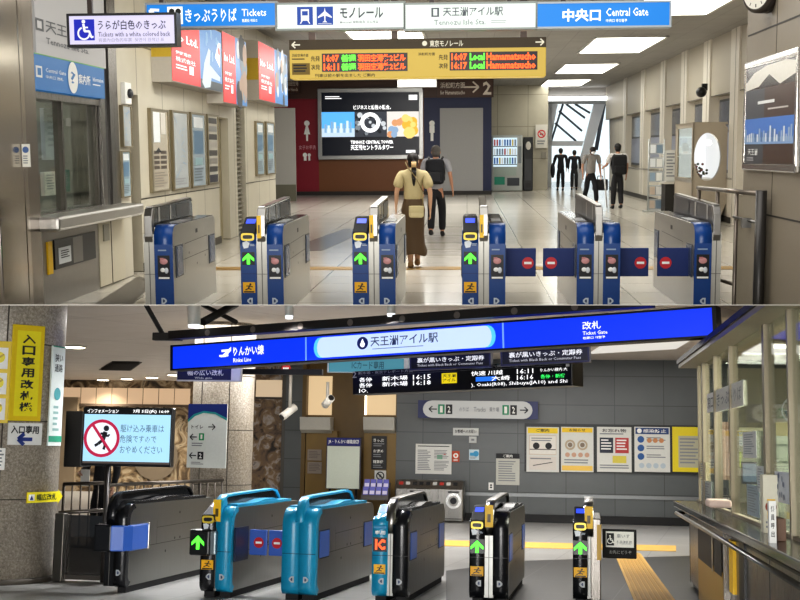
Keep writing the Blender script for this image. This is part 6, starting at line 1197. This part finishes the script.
g = G(loc); g.box(XB_ - .03, XB_, y0 - .38, y0 - .14, .36, .8, YEL); g.build(B, 'yellow_strip', t); g = G(loc); g.box(XB_ - .02, XB_, xy(746), xy(741), .02, .9, BLACK); g.build(B, 'dark_post', t)
# glazing
XG = XC + .29
def gy(u): return B.X(u, 430, XG).y
zh = 2.74
g = G(); AL = m('#8f8672', .4, .3)
for u, w_ in ((705, .06), (717, .035), (733, .03), (768, .05), (793, .025)): y = gy(u); g.box(XG - .03, XG + .05, y - w_, y + w_, .965, zh, AL)
g.box(XG - .03, XG + .05, YF - .35, YF - .3, .965, zh, AL); g.box(XG - .02, XG + .03, YN, YF, .965, .99, AL); wn = struct(B, g, 'window_8')
g = G(); g.box(XG, XG + .008, YN, YF - .05, .97, zh, GLASS2); g.build(B, 'pane', wn); g = G(); g.box(XG, 5.0, YF - .05, YF - .042, .97, zh, GLASS2); g.build(B, 'end_pane', wn)
g = G(); X0 = 1.345; g.box(X0, XG + .1, YN, YF + .1, 2.54, 2.585, m('#8f8570', .4)); g.box(X0 - .02, XG + .1, YN, YF + .12, 2.585, 2.64, m('#1c1a18', .5)); g.box(X0 + .1, XG + .1, YN, YF + .1, 2.64, 2.72, m('#6f675c', .5)); g.box(XG + 1.0, XG + 1.2, YN, YF + 3, 2.9, 3.5, m('#8f8778', .5)); struct(B, g, 'hall_divider4')
g = G(); g.box(XG + .25, 6.5, YN, YF + 3, 2.9, 2.95, m('#b0a48c', .6)); struct(B, g, 'ceiling_office')
g = G(); g.box(6.4, 6.5, 5, 20, 0, 2.9, m('#c4b89c', .6)); g.box(2.6, 6.5, 20, 20.1, 0, 2.9, m('#b4ab94', .6)); struct(B, g, 'wall_office.001')
for i, (u, v, lab) in enumerate(((701, 380, 'left'), (712, 353, 'middle'), (777, 346, 'right'))):
    if i == 0: continue
    p = B.Z(u, v, 2.89); g = G(p); g.cyl(p, p + Vector((0, 0, -.02)), .13, m('#fff6e0', .5, e=7), n=20); tag(g.build(B, 'downlight'), 'round office downlight behind the glass, ' + lab + ' one', 'ceiling light', 'office downlights')
def inoff(name, label, cat, u0, v0, u1, v1, Y, c, draw=None, th=.05, group=None, bev=0): return rectthing(name, label, cat, u0, v0, u1, v1, Y, c, th, draw, B, group, bev)
def goff(name, label, cat, u0, v0, u1, v1, c, draw=None, off=-.012, th=.004):
    vm = (v0 + v1) / 2; X = XG + off; ya_, yb_ = B.X(u0, vm, X).y, B.X(u1, vm, X).y; um = (u0 + u1) / 2; zt, zb = B.X(um, v0, X).z, B.X(um, v1, X).z
    F = Face((X, ya_, zt), (0, -1, 0), (0, 0, 1), ya_ - yb_, zt - zb); g = G(F.base()); g.board(F, th, c)
    if draw: draw(g, F)
    return tag(g.build(B, name), label, cat)
tx = lambda s: (lambda g, F: (g.text(F, s, .1, .2, .9, .8, m('#5a5c58', .5), .003)))
goff('glass_notice', 'white sign sheet hung on the office glass, left of two', 'notice', 707, 393, 714, 412, m('#e0e0da', .5), tx('窓口'))
goff('glass_notice', 'wide white sign sheet hung on the office glass, right of two', 'notice', 715, 385, 743, 409, m('#dcdcd4', .5), lambda g, F: (g.text(F, 'きっぷ', .08, .2, .55, .75, m('#7a8086', .5), .003, 0), g.text(F, 'うりば', .58, .2, .95, .75, m('#8a8c88', .5), .003, 0)))
goff('glass_paper', 'white paper taped on the office glass in the upper middle', 'paper', 743, 431.5, 756, 458, m('#e2e4e2', .5), lambda g, F: g.lines(F, .1, .1, .9, .9, 9, m('#a8acb0', .5), .003))
goff('glass_poster', 'pale poster with drawings on the lower right of the office glass', 'poster', 775, 472, 791, 503, m('#d4d8e0', .5), lambda g, F: [g.disc(F, random.uniform(.15, .85), random.uniform(.12, .88), .022, m(random.choice(['#5a6a8a', '#8a96aa', '#a8b0bc']), .5), .003 + i * .0003, 10) for i in range(12)])
goff('glass_notice', 'pale blue notice low on the office glass, in the middle', 'notice', 747, 485, 759, 516, m('#9fb0b8', .5), lambda g, F: g.lines(F, .1, .08, .9, .92, 10, m('#7a8a92', .5), .003))
goff('glass_notice', 'grey notice low on the office glass near its far end', 'notice', 701.5, 481, 711.5, 503, m('#b0b8b4', .5), lambda g, F: g.lines(F, .1, .1, .9, .9, 7, GREYINK, .003))
# things on and behind the counter
def counter_box(u0, u1, v0, v1, Y, name, label, cat, c, draw=None, d=.14):
    F = fY(B, u0, v0, u1, v1, Y); F.o.z = .965 + F.h; g = G(F.base()); g.board(F, d, c)
    if draw: draw(g, F)
    return tag(g.build(B, name, None, .004), label, cat)
counter_box(763, 778, 463, 521, 9.2, 'leaflet_holder', 'tall cream leaflet holder standing on the counter near the right edge', 'leaflet holder', m('#dcd8c4', .5), lambda g, F: (g.rect(F, .25, .42, .8, .75, YEL, .003), g.disc(F, .5, .55, .04, m('#8a3a20', .5), .005), g.lines(F, .15, .8, .85, .95, 2, GREYINK, .003)))
counter_box(769, 776, 489, 531, 8.2, 'name_stand', 'narrow white upright stand with black characters on the counter', 'stand', m('#e8e8e4', .5), lambda g, F: [g.text(F, ch, .25, .12 + i * .2, .75, .12 + i * .2 + .14, INK, .003) for i, ch in enumerate('係員呼出')], .06)
counter_box(777, 786, 508, 531, 8.35, 'counter_box', 'brown wooden box beside the narrow white stand on the counter', 'box', m('#7a5c48', .5), None, .3)
F = fY(B, 709, 500, 732, 508, 10.9); g = G(F.base()); g.board(F, .3, m('#e0c8bc', .5)); tag(g.build(B, 'cash_tray', None, .02), 'pale pink tray on the counter behind the glass', 'tray')
# interior furniture seen through the panes
inoff('office_cabinet', 'grey green filing cabinet behind the office glass at right', 'cabinet', 769, 436, 806, 520, 12.5, m('#7c8474', .5), lambda g, F: [g.rect(F, .05, .1 + i * .2, .95, .12 + i * .2, m('#5a6254', .5), .004) for i in range(4)], .5)
inoff('bulletin_board', 'bulletin board with green and white sheets inside the office', 'board', 734, 430, 764, 470, 15.5, m('#8a8c78', .5), lambda g, F: (g.rect(F, .02, .05, .3, .4, m('#c8ccd8', .5), .004), g.rect(F, .02, .55, .24, .95, m('#b8c840', .5), .004), g.rect(F, .4, .1, .7, .6, m('#e4e4e0', .5), .004), g.rect(F, -.02, -.06, 1.02, .02, m('#e8dcb8', .5, e=.5), .006)))
inoff('wall_calendar', 'pale yellow lit panel high inside the office at right', 'panel', 775, 422, 790, 440, 15.5, m('#e0cc98', .5, e=.5))
F = fY(B, 719, 483, 731, 501, 13); F.o.z = .965 + F.h; loc = F.base(); t = thing(B, 'cash_register', 'dark cash register with keys behind the office glass', 'register', loc); g = G(loc); g.board(F, .4, m('#24221f', .4), 0, .3, 1, 1); g.build(B, 'base', t, .01); g = G(loc); g.board(F, .06, BLACK, .1, -.15, .9, .3, -.2); g.build(B, 'display', t, .01); g = G(loc)
for i in range(3):
    for j in range(4): g.rect(F, .08 + j * .22, .4 + i * .18, .24 + j * .22, .52 + i * .18, m('#b8b0a8', .5), .004)
g.build(B, 'keys', t)
# curtain and post
def curtain():
    F = fY(B, 719, 422, 730, 480, 14.2); g = G(F.base()); n = 14; vs = []
    for k in range(n + 1):
        for b in (0, 1): vs.append(F.pt(k / n, b, .03 * math.sin(k * 1.9)))
    g.add(vs, [(2 * k, 2 * k + 2, 2 * k + 3, 2 * k + 1) for k in range(n)], m('#b09884', .7), True); return tag(g.build(B, 'curtain'), 'beige gathered curtain hanging inside the office', 'curtain')
curtain()
F = fY(B, 786, 399, 801, 422, 10.5); p = F.pt(.6, .5); t = thing(B, 'wall_fan', 'small dark fan at the right picture edge inside the office', 'fan', p); g = G(p); g.cyl(p, p + Vector((0, .1, 0)), .04, m('#2a4a50', .4)); g.build(B, 'hub', t); g = G(p)
for k in range(20): a, b = 2 * PI * k / 20, 2 * PI * (k + 1) / 20; g.cyl(p + Vector((.11 * math.cos(a), -.02, .11 * math.sin(a))), p + Vector((.11 * math.cos(b), -.02, .11 * math.sin(b))), .008, m('#d0d4d0', .4), n=6)
for k in range(8): a = 2 * PI * k / 8; g.cyl(p + Vector((0, -.02, 0)), p + Vector((.11 * math.cos(a), -.02, .11 * math.sin(a))), .003, m('#d0d4d0', .4), n=5)
g.build(B, 'guard', t)
for k in range(4):
    g = G(p); a = 2 * PI * k / 4; g.add([p, p + Vector((.09 * math.cos(a), .03, .09 * math.sin(a))), p + Vector((.09 * math.cos(a + .8), .0, .09 * math.sin(a + .8)))], [(0, 1, 2)], m('#1e3a42', .4)); g.build(B, 'blade', t)

inoff('desk_monitor', 'dark desk monitor seen through the office glass beside the blue notice', 'monitor', 742, 462, 757, 484, 12.5, m('#1b1c20', .3), lambda g, F: (g.rect(F, .06, .08, .94, .9, m('#5a6a7a', .3), .003), g.board(F, .1, m('#1b1c20', .4), .4, 1, .6, 2.4, -.02)), .06)
goff('glass_poster', 'yellow edged small notice on the far office glass', 'notice', 699, 462, 706, 479, m('#e0d8b0', .5), lambda g, F: (g.rect(F, 0, 0, .2, 1, YEL, .003), g.lines(F, .3, .1, .9, .9, 6, GREYINK, .003)))
goff('glass_paper', 'white sheet low on the office glass beside the leaflet holder', 'paper', 757, 466, 764, 492, m('#d8dcdc', .5), lambda g, F: g.lines(F, .15, .1, .85, .9, 8, m('#a0a4a8', .5), .003))
# ================================================================== camera, light, world
cam = bpy.data.cameras.new('camera'); cam.sensor_width = 36; cam.lens = FPX / 800 * 36; cam.clip_start = .05; cam.clip_end = 300
co = bpy.data.objects.new('camera', cam); COL.objects.link(co); co.rotation_euler = (PI / 2, 0, 0); bpy.context.scene.camera = co
w = bpy.data.worlds.new('daylight'); bpy.context.scene.world = w; w.use_nodes = True
bg = w.node_tree.nodes['Background']; bg.inputs[0].default_value = (.86, .93, 1, 1); bg.inputs[1].default_value = .32
def area(H, name, loc, sx, sy, power, col=(1, .96, .88), rx=0.0):
    l = bpy.data.lights.new(name, 'AREA'); l.shape = 'RECTANGLE'; l.size = sx; l.size_y = sy; l.energy = power; l.color = col
    o = bpy.data.objects.new(name, l); COL.objects.link(o); o.matrix_world = H.M @ Matrix.Translation(loc) @ Matrix.Rotation(rx, 4, 'X'); return o
NE = (1, .98, .95)
NE = (1, .98, .95)
area(T, 'ceiling_fill', (0, 10.5, 4.05), 6, 3, 135, NE)  # unseen fill lights added under the upper ceiling, here and below
area(T, 'ceiling_fill', (.5, 16.5, 4.05), 5, 2, 210, NE)
area(T, 'ceiling_fill', (-1.5, 33, 4.05), 3, 10, 420, NE)
area(T, 'office_light', (-6.2, 13, 3.6), 2, 2, 80, NE)
area(B, 'ceiling_fill', (-3.5, 19, 3.4), 8, 3, 400, NE)  # added fill under the lower ceiling, apart from its downlights
area(B, 'ceiling_fill', (1.5, 22, 3.4), 6, 3, 140, NE)
area(B, 'ceiling_fill', (-7, 30, 3.4), 5, 4, 420, NE)
area(B, 'office_light', (3.6, 11, 2.85), 2.5, 4, 950)
area(B, 'concourse_fill', (-1.5, -1.0, 1.2), 7, .9, 700, NE, rx=math.radians(84))  # unseen fill added behind the camera to brighten the lower hall
for u, v, Y in ((194, 329, 14.3), (289, 320, 13.9), (391, 318, 13.5)):
    l = bpy.data.lights.new('spotlight_beam', 'SPOT'); l.energy = 300; l.spot_size = 2.4; l.spot_blend = .7; l.shadow_soft_size = .12
    o = bpy.data.objects.new('spotlight_beam', l); COL.objects.link(o); o.matrix_world = B.M @ Matrix.Translation(B.Y(u, v, Y) + Vector((0, -.05, -.06))) @ Matrix.Rotation(math.radians(-18), 4, 'X')
for u, v in ((75, 346.5), (103, 379.5), (127, 378.5), (152, 377), (174, 374.5)):
    l = bpy.data.lights.new('downlight_beam', 'SPOT'); l.energy = 300; l.spot_size = 2.2; l.spot_blend = .6; l.shadow_soft_size = .15; l.color = (1, .93, .8)
    o = bpy.data.objects.new('downlight_beam', l); COL.objects.link(o); o.matrix_world = B.M @ Matrix.Translation(B.Z(u, v, 3.44) + Vector((0, 0, -.06)))
sc = bpy.context.scene; sc.view_settings.view_transform = 'Standard'; sc.view_settings.look = 'Medium High Contrast'; sc.view_settings.exposure = 0; sc.view_settings.gamma = 1
